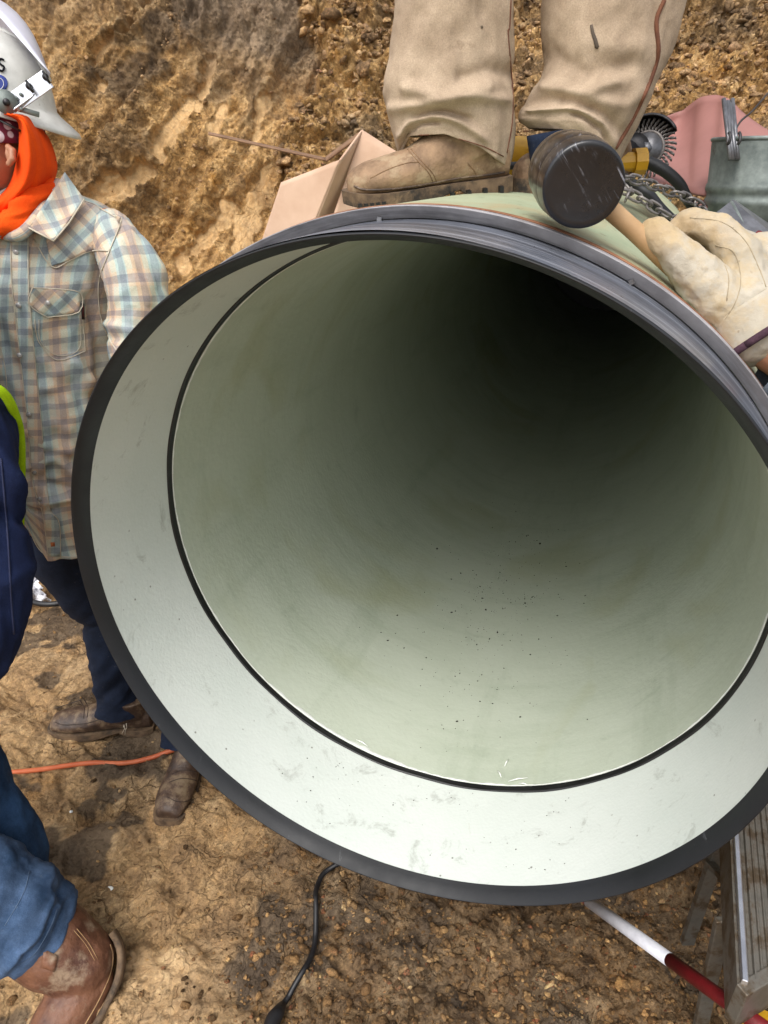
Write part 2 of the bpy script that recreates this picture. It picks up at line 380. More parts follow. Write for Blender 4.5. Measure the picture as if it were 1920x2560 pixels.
def mallet_mat():
    t = NT('mallet rubber'); c = t.ramp(t.noise(8, 6, .6), [(.35, '101012'), (.7, '1c1c20')])
    m1 = t.n('Mapping'); m1.inputs['Rotation'].default_value = (0, R(35), R(25)); t.l(t.co, m1.inputs[0])
    for k_, (sx_, sy_, sz_) in enumerate(((160, 20, 9), (120, 20, 14))):
        m2 = t.n('Mapping'); m2.inputs['Scale'].default_value = (sx_, sy_, sz_); m2.inputs['Rotation'].default_value = (0, R(30*k_), 0); t.l(m1.outputs[0], m2.inputs[0])
        n_ = t.noise(1.6, 3, .6, co=m2.outputs[0]); g_ = t.maprange(t.noise(30, 4, .6), .46, .62)
        c = t.mix(t.math('MULTIPLY', t.math('MULTIPLY', t.maprange(n_, .60, .70), g_), .6), c, '9a9ca6')
    return t.fin(c, t.maprange(t.noise(12), .3, .7, .22, .42), 0, t.noise(120, 4, .6), .15, .002, .5, .2)
M['mallet'] = mallet_mat()
M['mallet_old'] = rub('mallet rubber', '0d0d0f', '17171a', .30, 8, .35, coat=.2)
M['card'] = simple('cardboard', 'ba9a82', 'caac95', 9, .85, bsc=30, bs=.1, dirt=.72)
M['cardin'] = simple('cardboard edge', '6e533f', '8a6b52', 30, .9)
M['alu'] = simple('aluminium', '6e6a62', '908b82', 18, .5, .6, bsc=90, bs=.15, dirt=.46, dirtc='5f5140', dsc=18)
M['alub'] = simple('aluminium edge', 'b5b6bb', 'd2d3d8', 18, .25, .9, bs=.05)
M['galv'] = simple('galvanised', '5d6563', '858d89', 30, .6, .35, bsc=70, bs=.2, dirt=.58, dirtc='545048', dsc=20)
M['steel'] = simple('dark steel', '2e2d2f', '4b494a', 40, .45, .7, bs=.2, dirt=.66)
M['steel2'] = simple('grey steel', '5f5f62', '828286', 40, .4, .7, bs=.2)
M['chain'] = simple('chain steel', '5a5655', '8a8480', 60, .45, .6, bs=.3, dirt=.62)
M['yellow'] = simple('yellow plastic', 'a87c14', 'c6961f', 20, .4, bs=.1, dirt=.6, dirtc='4a3a1e', dsc=30)
M['redsheet'] = simple('red rubber sheet', '8f625b', 'a2716a', 5, .65, bs=.15, dirt=.66, dirtc='7c5a48', lo=.3, hi=.7)
M['redpaint'] = simple('red paint', '5c1218', '76191f', 30, .4, bs=.15, dirt=.7)
M['whitepaint'] = simple('white paint', 'b9bac2', 'd0d1d8', 30, .45, bs=.1, dirt=.7)
M['cable'] = rub('black cable', '101012', '1b1b1e', .5, 8, .25)
M['orangehose'] = simple('orange hose', 'b85a34', 'cc7048', 20, .5, bs=.2, dirt=.64, dirtc='7d5a3a', dsc=25)
M['helmet'] = simple('helmet white', 'b9b9b4', 'cfcfca', 25, .35, bs=.08, dirt=.62, dirtc='8c8170', dsc=20)
M['shield'] = simple('shield white', 'c3c4d4', 'd6d7e2', 6, .3, bs=.03)
M['blue'] = simple('blue decal', '28357a', '33428c', 20, .4)
M['black'] = simple('black plastic', '0c0c0d', '151516', 30, .5)
M['pearl'] = simple('snap', '8f8e8c', 'b6b4b0', 60, .25, .3)
M['maroon'] = NT('bandana')
def bandana():
    t = NT('bandana'); v = t.n('TexVoronoi'); v.inputs['Scale'].default_value = 38; t.l(t.co, v.inputs['Vector'])
    c = t.ramp(v.outputs['Distance'], [(.0, 'd8d2d6'), (.42, 'c9c0c8'), (.46, '6b1f36'), (1, '6b1f36')])
    return t.fin(c, .9)
M['maroon'] = bandana()
def plaid(name, ang=0):
    t = NT(name)
    mp = t.n('Mapping'); mp.inputs['Rotation'].default_value = (0, 0, ang); t.l(t.tc.outputs['UV'], mp.inputs[0])
    wn = t.n('TexNoise'); wn.inputs['Scale'].default_value = 9; t.l(mp.outputs[0], wn.inputs['Vector'])
    vm = t.n('VectorMath', operation='MULTIPLY_ADD'); t.l(wn.outputs['Color'], vm.inputs[0]); vm.inputs[1].default_value = (.007, .007, 0); t.l(mp.outputs[0], vm.inputs[2])
    sx = t.n('SeparateXYZ'); t.l(vm.outputs[0], sx.inputs[0])
    def band(v, per, off, wd):
        per = per*(1 if v is sx.outputs[1] else .68)
        f = t.math('FRACT', t.math('ADD', t.math('DIVIDE', v, per), off))
        d = t.math('ABSOLUTE', t.math('SUBTRACT', f, .5))
        return t.maprange(d, wd/2-.015, wd/2+.015, 1, 0)
    per = .056
    dx, dy = band(sx.outputs[0], per, 0, .36), band(sx.outputs[1], per, .2, .36)
    px_, py_ = band(sx.outputs[0], per*2, .27, .34), band(sx.outputs[1], per*2, .35, .34)
    base = t.ramp(t.noise(5, 4, .5), [(.35, 'b4b3a0'), (.65, 'c6c1ae')])
    c = t.mix(t.math('MULTIPLY', px_, .55), base, 'c89f80'); c = t.mix(t.math('MULTIPLY', py_, .42), c, 'cda887')
    gx = band(sx.outputs[0], per*2, .77, .3); c = t.mix(t.math('MULTIPLY', gx, .6), c, '93b4b8')
    c = t.mix(t.math('MULTIPLY', dx, .36), c, '545a70'); c = t.mix(t.math('MULTIPLY', dy, .44), c, '50566c')
    c = t.mix(.35, c, t.ramp(t.noise(350, 5, .8, mp.outputs[0]), [(.3, '8e8e8e'), (.7, 'ececec')]), 'OVERLAY')
    c = t.mix(t.math('MULTIPLY', t.maprange(t.noise(12, 8, .7), .45, .7), .4), c, 'c0c0c4')
    return t.fin(c, .95, 0, t.math('ADD', t.noise(500, 2, .6), t.math('MULTIPLY', t.noise(26, 5, .6), 2.5)), .35, .003, .2)
M['plaid'] = plaid('plaid'); M['plaid45'] = plaid('plaid bias', R(45)); M['plaid30'] = plaid('plaid collar', R(-32))

# ------------------------------------------------------------------ ground
C0 = Vector((.0014, .8464, CAMH-.6396)); AX = Vector((.3352, .9421, 0)).normalized(); E1 = Vector((AX.y, -AX.x, 0)); E2 = Vector((0, 0, 1))
def grid_mesh(name, X, Y, Z, attrs, mat, hole=None):
    ny, nx = X.shape
    me = bpy.data.meshes.new(name); me.vertices.add(nx*ny)
    co = np.stack([X, Y, Z], -1).reshape(-1, 3); me.vertices.foreach_set('co', co.ravel())
    i = np.arange((ny-1)*(nx-1)); r, c = i//(nx-1), i % (nx-1); a = r*nx+c
    q = np.stack([a, a+1, a+nx+1, a+nx], 1)
    if hole is not None: q = q[~hole.ravel()[q].any(1)]
    me.loops.add(q.size); me.loops.foreach_set('vertex_index', q.ravel().astype(np.int32))
    me.polygons.add(len(q)); me.polygons.foreach_set('loop_start', (np.arange(len(q))*4).astype(np.int32))
    me.polygons.foreach_set('use_smooth', np.ones(len(q), bool))
    me.update(calc_edges=True)
    for k, v in attrs.items():
        at = me.attributes.new(k, 'FLOAT', 'POINT'); at.data.foreach_set('value', v.ravel().astype(np.float32))
    return link(name, me, mat)
def axis(a, b, fa, fb, fine, coarse):
    pts = list(np.arange(fa, fb, fine)); x = fa; st = fine; L = []
    while x > a: st = min(st*1.15, coarse); x -= st; L.append(x)
    x = pts[-1]; st = fine
    while x < b: st = min(st*1.15, coarse); x += st; pts.append(x)
    return np.array(L[::-1]+pts)
gx = axis(-12, 12, -1.7, 1.5, .0065, .5); gy = axis(-12, 4.2, .55, 3.1, .0065, .5)
X, Y = np.meshgrid(gx, gy)
def ground_h(X, Y):
    s = (X-C0.x)*AX.x+(Y-C0.y)*AX.y; q = (X-C0.x)*E1.x+(Y-C0.y)*E1.y
    bench = sst(.5, .66, q+.04*fbm(X*5, Y*5, 3, 5))*sst(.82, 1.0, s+.06*fbm(X*4, Y*4, 3, 9))
    shelf = sst(-.66, -.8, q)*sst(.95, 1.35, s)*sst(-1.1, -.6, X)
    h = bench*(1.30+.06*fbm(X*2, Y*2, 3, 3))+shelf*.95
    return h, s, q
Z0, s_, q_ = ground_h(X, Y)
PX, PY = proj(X, Y, Z0)
# rough, crumbly zone at the lower right, smoother trodden clay on the left
crumb = sst(430, 700, PX+.25*(PY-1900)+90*fbm(X*4, Y*4, 3, 2))*sst(-.1, .4, Y)
crumb = np.clip(crumb, 0, 1)
Z = Z0+.022*fbm(X*1.3, Y*1.3, 4, 11)+.010*fbm(X*7, Y*7, 5, 21)
lay = fbm(X*3+.6*fbm(X*2, Y*2, 2, 40), Y*3+X*1.5, 4, 31)
Z += .012*sst(.0, .12, lay)+.009*sst(.45, .52, lay)-.012*sst(-.35, -.5, lay)
cr = np.abs(fbm(X*6+2*fbm(X*3, Y*3, 2, 70), Y*6, 3, 44)); Z -= .010*sst(.05, 0, cr)*(1-crumb)
Z += .0045*fbm(X*40, Y*40, 4, 51)*(.5+1.2*crumb)
ly2 = fbm(X*8+.5*fbm(X*5, Y*5, 2, 140), Y*8, 4, 131); Z += (.007*sst(.05, .09, ly2)+.006*sst(.4, .43, ly2)-.007*sst(-.3, -.34, ly2))*(1-.4*crumb)
for sc, am, sd_ in ((9, .030, 60), (22, .016, 61), (50, .008, 62)):
    d1, d2, iv = worley(X*sc+.3*fbm(X*sc, Y*sc, 2, sd_), Y*sc, sd_)
    Z += crumb*am*np.sqrt(np.clip(1-(d1/.62)**2, 0, 1))*(iv > .45)*iv
# pits and a boot scrape
for (x, y, r, dp) in ((545, 1390-0, 0, 0),):
    pass
for (dx, dy, r, dp) in ((205, 1385, .045, .03), (75, 1640-0, .05, .025), (215, 1770, .03, .02), (20, 1790, .05, .03), (60, 1540, .07, .03)):
    p = DZ(dx, dy, 0); dd = np.hypot((X-p.x), (Y-p.y)); Z -= dp*np.exp(-(dd/r)**2)*(1+.6*fbm(X*30, Y*30, 3, 80))
dark = sst(.35, .9, fbm(X*3, Y*3, 5, 90))*crumb*.75+sst(.25, .75, fbm(X*2.2, Y*2.2, 4, 95)-.2*(1-sst(1050, 1350, PX)))*crumb*.6
dark = np.clip(dark+.25*sst(1200, 1400, PX)*crumb, 0, .8)
dark = np.maximum(dark, .8*sst(.5, .62, fbm(X*5, Y*5, 5, 99)))
dark = np.maximum(dark, .55*crumb*sst(-.1, .5, fbm(X*6, Y*6, 5, 101)))
dark = np.maximum(dark, .06+.24*crumb)
smear = (1-crumb)*(.35+.45*sst(-.1, .5, fbm(X*2, Y*2.5, 4, 97)))
o = grid_mesh('ground', X, Y, Z, {'smear': smear, 'dark': dark, 'grey': .3*crumb}, M['soil']); o['kind'] = 'structure'

# ------------------------------------------------------------------ earth bank behind
ux = axis(-9, 9, -2.5, 2.4, .0065, .4); vs_ = axis(-.6, 6.5, 1.0, 3.4, .0065, .35)
U, V_ = np.meshgrid(ux, vs_)
SL = R(63)
yb = 3.25+.25*np.sin(U*1.1+.5)-.45*sst(.0, .9, U)+.15*fbm(U*.8, V_*.8, 3, 5)
slope = SL-R(12)*sst(-.1, .5, U)
BX = U; BY = yb+V_*np.cos(slope); BZ = V_*np.sin(slope)-.1
PX, PY = proj(BX, BY, BZ)
edge = [(560, -120), (640, -10), (655, 60), (690, 150), (690, 230), (640, 260)]
ex = np.interp(PY, [p[1] for p in edge], [p[0] for p in edge])
heap = sst(-14, 14, PX-ex+10*fbm(U*9, V_*9, 3, 14)); heap = np.maximum(heap, sst(250, 320, PY)*sst(560, 640, PX))
N = np.zeros_like(U)
rid = ridged(U*3+.5*V_, V_*2.2+.7*U, 5, 3)
cut = .05*fbm(U*2, V_*2, 4, 7)+.035*rid*.6+.020*fbm(U*9, V_*7, 5, 8)+.008*fbm(U*26+V_*10, V_*16-U*6, 5, 9)*(.3+sst(-.2, .4, fbm(U*2.5, V_*2.5, 3, 71))*1.5)
d1, d2, iv = worley(U*16+.4*fbm(U*12, V_*12, 2, 2), V_*16, 77); patchy = sst(0, .6, fbm(U*3, V_*3, 3, 33))
cut += patchy*.022*np.sqrt(np.clip(1-(d1/.6)**2, 0, 1))*iv
d1, d2, iv = worley(U*38, V_*38, 78); cut += (.3+patchy)*.008*np.sqrt(np.clip(1-(d1/.6)**2, 0, 1))*iv
top = sst(160, 20, PY)*sst(820, 600, PX)
cut += top*.03*fbm(U*30+V_*8, V_*3, 4, 12)
cut -= .014*sst(.05, .0, np.abs(fbm(U*7, V_*7, 4, 66)))*sst(-.1, .3, fbm(U*2, V_*2, 2, 67))
cut += .007*fbm(U*60, V_*60, 4, 68)+.012*np.clip(ridged(U*20, V_*18, 4, 69)-.9, -1, 1)*sst(-.2, .4, fbm(U*3, V_*3, 3, 70))
hp = .07*heap+.05*fbm(U*2.5, V_*2.5, 3, 15)
for sc, am, sd_ in ((7, .075, 17), (14, .045, 18), (30, .024, 19), (62, .011, 20)):
    d1, d2, iv = worley(U*sc+.35*fbm(U*sc, V_*sc, 2, sd_), V_*sc, sd_)
    hp += am*np.sqrt(np.clip(1-(d1/.7)**2, 0, 1))*(.3+.7*iv)*(iv > .25)
hp += .012*fbm(U*45, V_*45, 4, 22)
al, xx = U*.5+V_*.85, U*.85-V_*.5
wrp = .25*fbm(U*1.5, V_*1.5, 3, 201)
cut = cut*.8+.060*fbm(xx*4.5+wrp, al*1.0+wrp, 4, 202)+.018*fbm(xx*20+3*wrp, al*2.2, 4, 203)+.03*np.clip(fbm(xx*6+wrp, al*1.3, 2, 204)-.1, 0, .35)
smooth_patch = sst(.15, .4, fbm(xx*4+wrp, al*1.2, 3, 205))*(1-heap)  # broad patches of smooth clay, feeding the smear mask
cut = cut*(1-.0*smooth_patch)
disp = cut*(1-heap)+hp*heap
# bucket tooth marks
marks = [([(330, -10), (272, 85)], 9), ([(245, 95), (205, 150), (222, 190)], 15), ([(455, 120), (432, 190)], 12), ([(405, 220), (372, 290), (345, 335)], 23),
         ([(318, 375), (265, 420), (190, 462)], 21), ([(255, 395), (225, 425)], 20), ([(492, 450), (455, 505), (392, 572)], 19), ([(572, 220), (545, 320)], 14),
         ([(690, 380), (600, 540)], 18), ([(580, 385), (530, 480), (520, 540)], 26), ([(240, 480), (290, 520)], 11), ([(560, 40), (540, 150)], 8), ([(475, 230), (455, 320)], 13)]
smear = .25*smooth_patch
for pts, wd in marks:
    d = segdist(PX, PY, pts)+4*fbm(U*10, V_*10, 3, 37); m = sst(wd+2, wd-2, d+12*np.clip(fbm(U*16, V_*16, 4, 38), -.3, 1))*(1-heap)
    disp = disp*(1-.75*m)+m*(-.012+.004*np.sin(d*1.3)+.06*fbm(U*2, V_*2, 2, 7)*.8)
    disp += .009*np.exp(-((d-wd-6)/5)**2)*(1-heap)*(.6+.8*fbm(U*14, V_*14, 3, 39))
    smear = np.maximum(smear, m)
BY = BY-disp*np.sin(slope); BZ = BZ+disp*np.cos(slope)
d1, d2, iv = worley(U*9, V_*9, 17)
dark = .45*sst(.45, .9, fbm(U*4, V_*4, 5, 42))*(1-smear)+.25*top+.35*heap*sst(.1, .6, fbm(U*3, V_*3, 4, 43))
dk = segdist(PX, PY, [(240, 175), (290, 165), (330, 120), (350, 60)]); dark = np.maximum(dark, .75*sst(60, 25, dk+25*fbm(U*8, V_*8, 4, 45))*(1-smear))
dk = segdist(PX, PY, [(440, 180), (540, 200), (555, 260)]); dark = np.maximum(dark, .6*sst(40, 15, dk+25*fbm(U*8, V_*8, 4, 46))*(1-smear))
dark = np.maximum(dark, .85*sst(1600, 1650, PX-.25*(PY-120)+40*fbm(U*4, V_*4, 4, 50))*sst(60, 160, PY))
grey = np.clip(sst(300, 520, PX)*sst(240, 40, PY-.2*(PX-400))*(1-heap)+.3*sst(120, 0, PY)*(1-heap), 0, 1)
BR = np.hypot((BX-C0.x)*E1.x+(BY-C0.y)*E1.y, BZ-C0.z)
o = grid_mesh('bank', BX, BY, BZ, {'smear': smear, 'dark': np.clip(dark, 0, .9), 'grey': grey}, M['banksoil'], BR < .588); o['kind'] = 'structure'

# loose clods and gravel: scattered stones, one object each
def scatter(name, pts, mat, lab):
    ico = bmesh.new(); bmesh.ops.create_icosphere(ico, subdivisions=2, radius=1); iv_ = np.array([v.co[:] for v in ico.verts]); fi = np.array([[v.index for v in f.verts] for f in ico.faces]); ico.free()
    n = len(iv_); allv, allf = [], []
    for i, (p, r) in enumerate(pts):
        k = rng.normal(size=(3, 3))*.2+np.eye(3)*np.array([1, rng.uniform(.75, 1), rng.uniform(.6, .9)])
        a = iv_*(1+.2*np.sin(iv_ @ rng.normal(size=3)*3+rng.uniform(0, 6))+.13*rng.normal(size=n))[:, None]
        allv.append(a @ k*r+np.array(p)); allf.append(fi+i*n)
    V = np.concatenate(allv); Fc = np.concatenate(allf)
    me = bpy.data.meshes.new(name); me.vertices.add(len(V)); me.vertices.foreach_set('co', V.ravel())
    me.loops.add(Fc.size); me.loops.foreach_set('vertex_index', Fc.ravel().astype(np.int32))
    me.polygons.add(len(Fc)); me.polygons.foreach_set('loop_start', (np.arange(len(Fc))*3).astype(np.int32)); me.update(calc_edges=True)
    o = link(name, me, mat); o['kind'] = 'stuff'; o['label'] = lab; o['category'] = 'soil'; return o
Zf = Z
def gz(x, y):
    i = int(np.clip(np.searchsorted(gy, y), 1, len(gy)-1)); j = int(np.clip(np.searchsorted(gx, x), 1, len(gx)-1)); return float(Zf[i, j])
pts = []
while len(pts) < 9000:
    px, py = random.uniform(380, 1659), random.uniform(1700, 2330); p = DZ(px, py, 0)
    wgt = float(np.clip((px-480+.25*(py-1900))/300, .03, 1))
    if random.random() > wgt: continue
    r = .0017*math.exp(random.gauss(.35, .62)); r = min(r, .014)
    pts.append(((p.x, p.y, gz(p.x, p.y)+r*.3), r))
for _ in range(700):
    p = DZ(random.uniform(0, 600), random.uniform(1150, 2300), 0); r = .002*math.exp(random.gauss(.2, .5)); pts.append(((p.x, p.y, gz(p.x, p.y)+r*.3), r))
scatter('gravel', pts, M['gravel'], 'small stones and crumbs of soil strewn over the ground below the pipe')
pts = []
nv, nu = BX.shape
for _ in range(16000):
    i = random.randrange(0, nv); j = random.randrange(0, nu)
    if not (-2.4 < BX[i, j] < 2.5 and .2 < BZ[i, j] < 3.2): continue
    hv = heap[i, j]
    if smear[i, j] > .2 and random.random() < .9: continue
    if hv < .5 and random.random() < .75: continue
    r = (.0085 if hv > .5 else .0042)*math.exp(random.gauss(0, .6)); r = min(r, .035)
    if math.hypot((BX[i, j]-C0.x)*E1.x+(BY[i, j]-C0.y)*E1.y, BZ[i, j]-C0.z) < .62: continue
    pts.append(((BX[i, j], BY[i, j]-r*.4, BZ[i, j]+r*.2), r))
scatter('soil_clods', pts, M['clod'], 'loose brown clods lying on the face of the dug earth bank')

# ------------------------------------------------------------------ the pipe
pipe = thing('pipe', 'huge pale green lined steel pipe with a black rimmed bell end open towards the viewer', 'pipe', (C0.x, C0.y, 0))
def pol(th, d, r): return C0+AX*d+(E1*math.cos(th)+E2*math.sin(th))*r
def rev(name, prof, mat, parent, n=320, closed=False, wob=None, smooth=True):
    V, Fc, U = [], [], []
    for (d, r) in prof:
        for k in range(n):
            th = 2*math.pi*k/n; dd = wob(th, d, r) if wob else (0, 0)
            V.append(pol(th, d+dd[0], r+dd[1])); U.append((th, d))
    m = len(prof)
    for i in range(m if closed else m-1):
        i2 = (i+1) % m
        for k in range(n):
            k2 = (k+1) % n; Fc.append((i*n+k, i2*n+k, i2*n+k2, i*n+k2))
    o = mk(name, (V, Fc, U), mat, parent, smooth); bm = bmesh.new(); bm.from_mesh(o.data); bmesh.ops.recalc_face_normals(bm, faces=bm.faces)
    bm.to_mesh(o.data); bm.free()
    return o
def sharp(o, ang=35):
    o.data.set_sharp_from_angle(angle=R(ang))
LEN = 6.1
# steel barrel (outside), grey front face, rust line
o = rev('barrel', [(.165, .5915), (.20, .592), (LEN, .592), (LEN, .575), (.165, .575)], M['green'], pipe, closed=True); sharp(o)
o = rev('end_band', [(.1375, .5915), (.148, .5925), (.148, .5755), (.1495, .5745), (.1375, .5885)], M['rust'], pipe)
o = rev('rust_band', [(.1502, .5928), (.152, .5938), (.1655, .5934), (.166, .58), (.1545, .58)], M['rust'], pipe, closed=True); sharp(o)
bpy.data.objects.remove(bpy.data.objects['end_band'])
wobr = lambda th, d, r: (.0012*math.sin(5*th)+.0008*math.sin(11*th+1), .0010*math.sin(3*th+.5)+.0006*math.sin(9*th))
o = rev('collar', [(.1505, .5762), (.1356, .5905), (.1350, .5918), (.1358, .5928), (.150, .593), (.154, .5766)], M['collar'], pipe, closed=True, wob=wobr); sharp(o)
sl = rev('bell_sleeve', [(.1500, .5752), (.10, .5748), (.03, .5735), (.006, .5725)], M['sleeve'], pipe, wob=wobr)
lip_w = lambda th, d, r: (.0015*math.sin(4*th+1) if r > .565 else 0, (.0012*math.sin(3*th+.5)+.0030*math.exp(-((th-R(48))/.45)**2)-.0015*math.exp(-((th-R(100))/.4)**2)) if r > .565 else 0)
o = rev('rubber_lip', [(.006, .5725), (.001, .5716), (0, .5705), (.001, .569), (.024, .5618), (.029, .5600), (.0315, .5590)], M['lip'], pipe, wob=lip_w)
rev('bell_lining', [(.0305, .5594), (.10, .5593), (.2515, .5593)], M['white'], pipe)
rev('gasket', [(.2495, .5596), (.2505, .5572), (.253, .5560), (.2555, .5566), (.258, .5556), (.262, .5550), (.265, .5562)], M['gasket'], pipe,
    wob=lambda th, d, r: (.0012*math.sin(7*th)+.0008*math.sin(19*th), .0005*math.sin(13*th)))
def cw(th, d, r):
    a = max(0, math.sin(th*3.1+.5))*.004+.003*abs(math.sin(th*23))*abs(math.sin(th*7.3))+.0015*abs(math.sin(th*61))
    return ((a-.003)*1.5 if d > .2665 else 0, 0)
rev('sealant_bead', [(.2630, .5552), (.2645, .5543), (.2655, .5541), (.2675, .5544), (.2685, .5552)], M['caulk'], pipe, n=720, wob=cw)
rev('liner', [(.263, .5547), (.40, .5547), (1, .5547), (2, .5547), (3.5, .5547), (LEN-.1, .5547)], M['liner'], pipe)
end = rev('light_stop', [(LEN-.12, .556), (LEN-.12, .3), (LEN-.12, .01)], M['black'], pipe, n=64)  # unseen black disc, added to keep the depth of the pipe dark
# pins in the seam
for th in (62, 20, 96):
    mk('seam_clip', merge(box(pol(R(th), .146, .577), (.006, .010, .006), Matrix.Rotation(R(th), 3, 'Y'))), M['steel2'], pipe, False)
# grit lying in the pipe
pts = []
for k in range(800):
    a = random.gauss(0, 1); th = R(-89)+.2*random.gauss(0, 1); d = .98+.30*random.gauss(0, 1)
    if d < .32: continue
    r = .0007*math.exp(random.gauss(0, .6)); pts.append((pol(th, d, .5545-r*.3), min(r, .0035)))
for k in range(60):
    th = R(random.uniform(-120, -55)); d = random.uniform(.06, .24); pts.append((pol(th, d, .5590), random.uniform(.0006, .0012)))
o = scatter('grit', pts, simple('dark grit', '14110d', '2c241b', 60, .8), 'dark grit sprinkled on the floor of the pipe')
# white shavings at the seal
sh = []
for (a, b) in (((1075, 1665), (1083, 1679)), ((1090, 1655), (1098, 1640)), ((1098, 1688), (1140, 1680)), ((1120, 1692), (1142, 1696)), ((770, 1598), (795, 1612))):
    def hit(p):
        r = ray(*p); # meet the liner cylinder
        o_ = O-C0; rp = r-AX*r.dot(AX); op = o_-AX*o_.dot(AX); A_, B_, Cc = rp.dot(rp), 2*rp.dot(op), op.dot(op)-.552**2
        t = (-B_+math.sqrt(B_*B_-4*A_*Cc))/(2*A_); return O+r*t
    sh.append(tube([hit(a), (hit(a)+hit(b))/2+Vector((0, 0, .003)), hit(b)], [.0008, .0016, .0006], 6))
for q_ in sh: mk('sealant_shaving', q_, M['caulk'], pipe)
# timber blocks that carry the pipe
for i, s in enumerate((1.15, 2.3)):
    c = C0+AX*s; z0 = .98-.592
    t_ = thing('timber_block', ['squared timber cribbing under the near end of the pipe', 'squared timber cribbing under the pipe close to the bank'][i], 'timber', (c.x, c.y, 0), 'timber cribbing under the pipe')
    Mx = Matrix((E1, AX, E2)).transposed()
    for j, (zz, L_) in enumerate(((.09, 1.0), (.27, .9))):
        b = mk('beam', box((c.x, c.y, zz), (L_, .2, .178), Mx), M['wood'], t_, False); bevel(b, .006)
    for sg in (-1, 1):
        b = mk('chock', box(c+E1*sg*.3+Vector((0, 0, .372-c.z)), (.14, .18, .12), Mx), M['wood'], t_, False); bevel(b, .006)

# ------------------------------------------------------------------ clothing tools
def ridge(PX_, PY_, lst):
    d = np.zeros_like(PX_)
    for pts, wd, am in lst: d += am*np.exp(-(segdist(PX_, PY_, pts)/wd)**2)
    return d
def garment(rows, yc, seg=96, sub=8, folds=(), wr=.004, dep=None, slant=0.0):
    """rows: (y, xL, xR, half depth m); rings level, centred on the plane Y=yc (or per row)"""
    R_ = crom([(r[0], r[1], r[2], r[3], (r[4] if len(r) > 4 else yc)) for r in rows], sub)
    n = len(R_); PTS = np.zeros((n, seg, 3)); NRM = np.zeros((n, seg, 3))
    for i, (y, xl, xr, hd, yy) in enumerate(R_):
        a, b = DY(xl, y, yy), DY(xr, y, yy); cx_, hw = (a.x+b.x)/2, (b.x-a.x)/2; z = (a.z+b.z)/2
        for k in range(seg):
            th = 2*math.pi*k/seg; c, s = math.cos(th), math.sin(th)
            PTS[i, k] = (cx_+hw*c, yy+hd*s, z+slant*c*hw); NRM[i, k] = (c, s, 0)
    PXX, PYY = proj(PTS[..., 0], PTS[..., 1], PTS[..., 2])
    th = np.linspace(0, 2*math.pi, seg, endpoint=False)[None, :]+0*PXX
    front = np.clip(-np.sin(th)*1.6+.2, 0, 1)
    d = ridge(PXX, PYY, folds)*front
    zz = PTS[..., 2]; d += wr*fbm(np.cos(th)*2.2+5, zz*9+np.sin(th)*2, 4, 5)+wr*.5*fbm(np.cos(th)*6+PXX*.01, zz*26, 3, 15)
    PTS += NRM*d[..., None]
    V = PTS.reshape(-1, 3); U = np.zeros((n, seg, 2)); U[..., 1] = zz
    hw = np.array([(DY(r[2], r[0], r[4]).x-DY(r[1], r[0], r[4]).x)/2 for r in R_])
    U[..., 0] = np.cos(th)*hw.mean()*1.25
    Fc = [(i*seg+k, (i+1)*seg+k, (i+1)*seg+(k+1) % seg, i*seg+(k+1) % seg) for i in range(n-1) for k in range(seg)]
    return V.tolist(), Fc, U.reshape(-1, 2).tolist()
def orient(o, flip=False):
    bm = bmesh.new(); bm.from_mesh(o.data); bmesh.ops.recalc_face_normals(bm, faces=bm.faces); bm.to_mesh(o.data); bm.free(); return o
def bvh(*obs):
    V, P = [], []
    for o in obs:
        n = len(V); V += [v.co.copy() for v in o.data.vertices]; P += [tuple(i+n for i in p.vertices) for p in o.data.polygons]
    return BVHTree.FromPolygons(V, P)
def on(tree, x, y, off=.002, fallback=1.6):
    r = ray(x, y).normalized(); h = tree.ray_cast(O, r)
    if h[0] is None: return DY(x, y, fallback)
    return h[0]-r*off
def patch(name, tree, poly, mat, parent, off=.003, thick=.0015, cuts=3, uvs=1.0, fb=1.6):
    bm = bmesh.new(); vs2 = [bm.verts.new((x, y, 0)) for x, y in poly]; bm.faces.new(vs2)
    bmesh.ops.triangulate(bm, faces=bm.faces)
    for _ in range(cuts): bmesh.ops.subdivide_edges(bm, edges=bm.edges[:], cuts=1, use_grid_fill=True)
    bm.verts.ensure_lookup_table(); bm.faces.ensure_lookup_table()
    flat = [(v.co.x, v.co.y) for v in bm.verts]; V = [on(tree, x, y, off, fb) for x, y in flat]
    Fc = [tuple(v.index for v in f.verts) for f in bm.faces]; bm.free()
    U = [(x*.00105*uvs, -y*.00105*uvs) for x, y in flat]
    o = mk(name, (V, Fc, U), mat, parent); orient(o); mod(o, 'SOLIDIFY', thickness=thick, offset=0); return o
def seam(name, tree, pts, mat, parent, r=.0012, off=.001, n=6, fb=1.6):
    P_ = [on(tree, x, y, off, fb) for x, y in crom(pts, n)]
    return mk(name, tube(P_, r, 6), mat, parent)
def frame(fwd, up=(0, 0, 1)):
    f = Vector(fwd).normalized(); u = Vector(up); s = u.cross(f).normalized(); u = f.cross(s).normalized()
    return Matrix((f, s, u)).transposed()
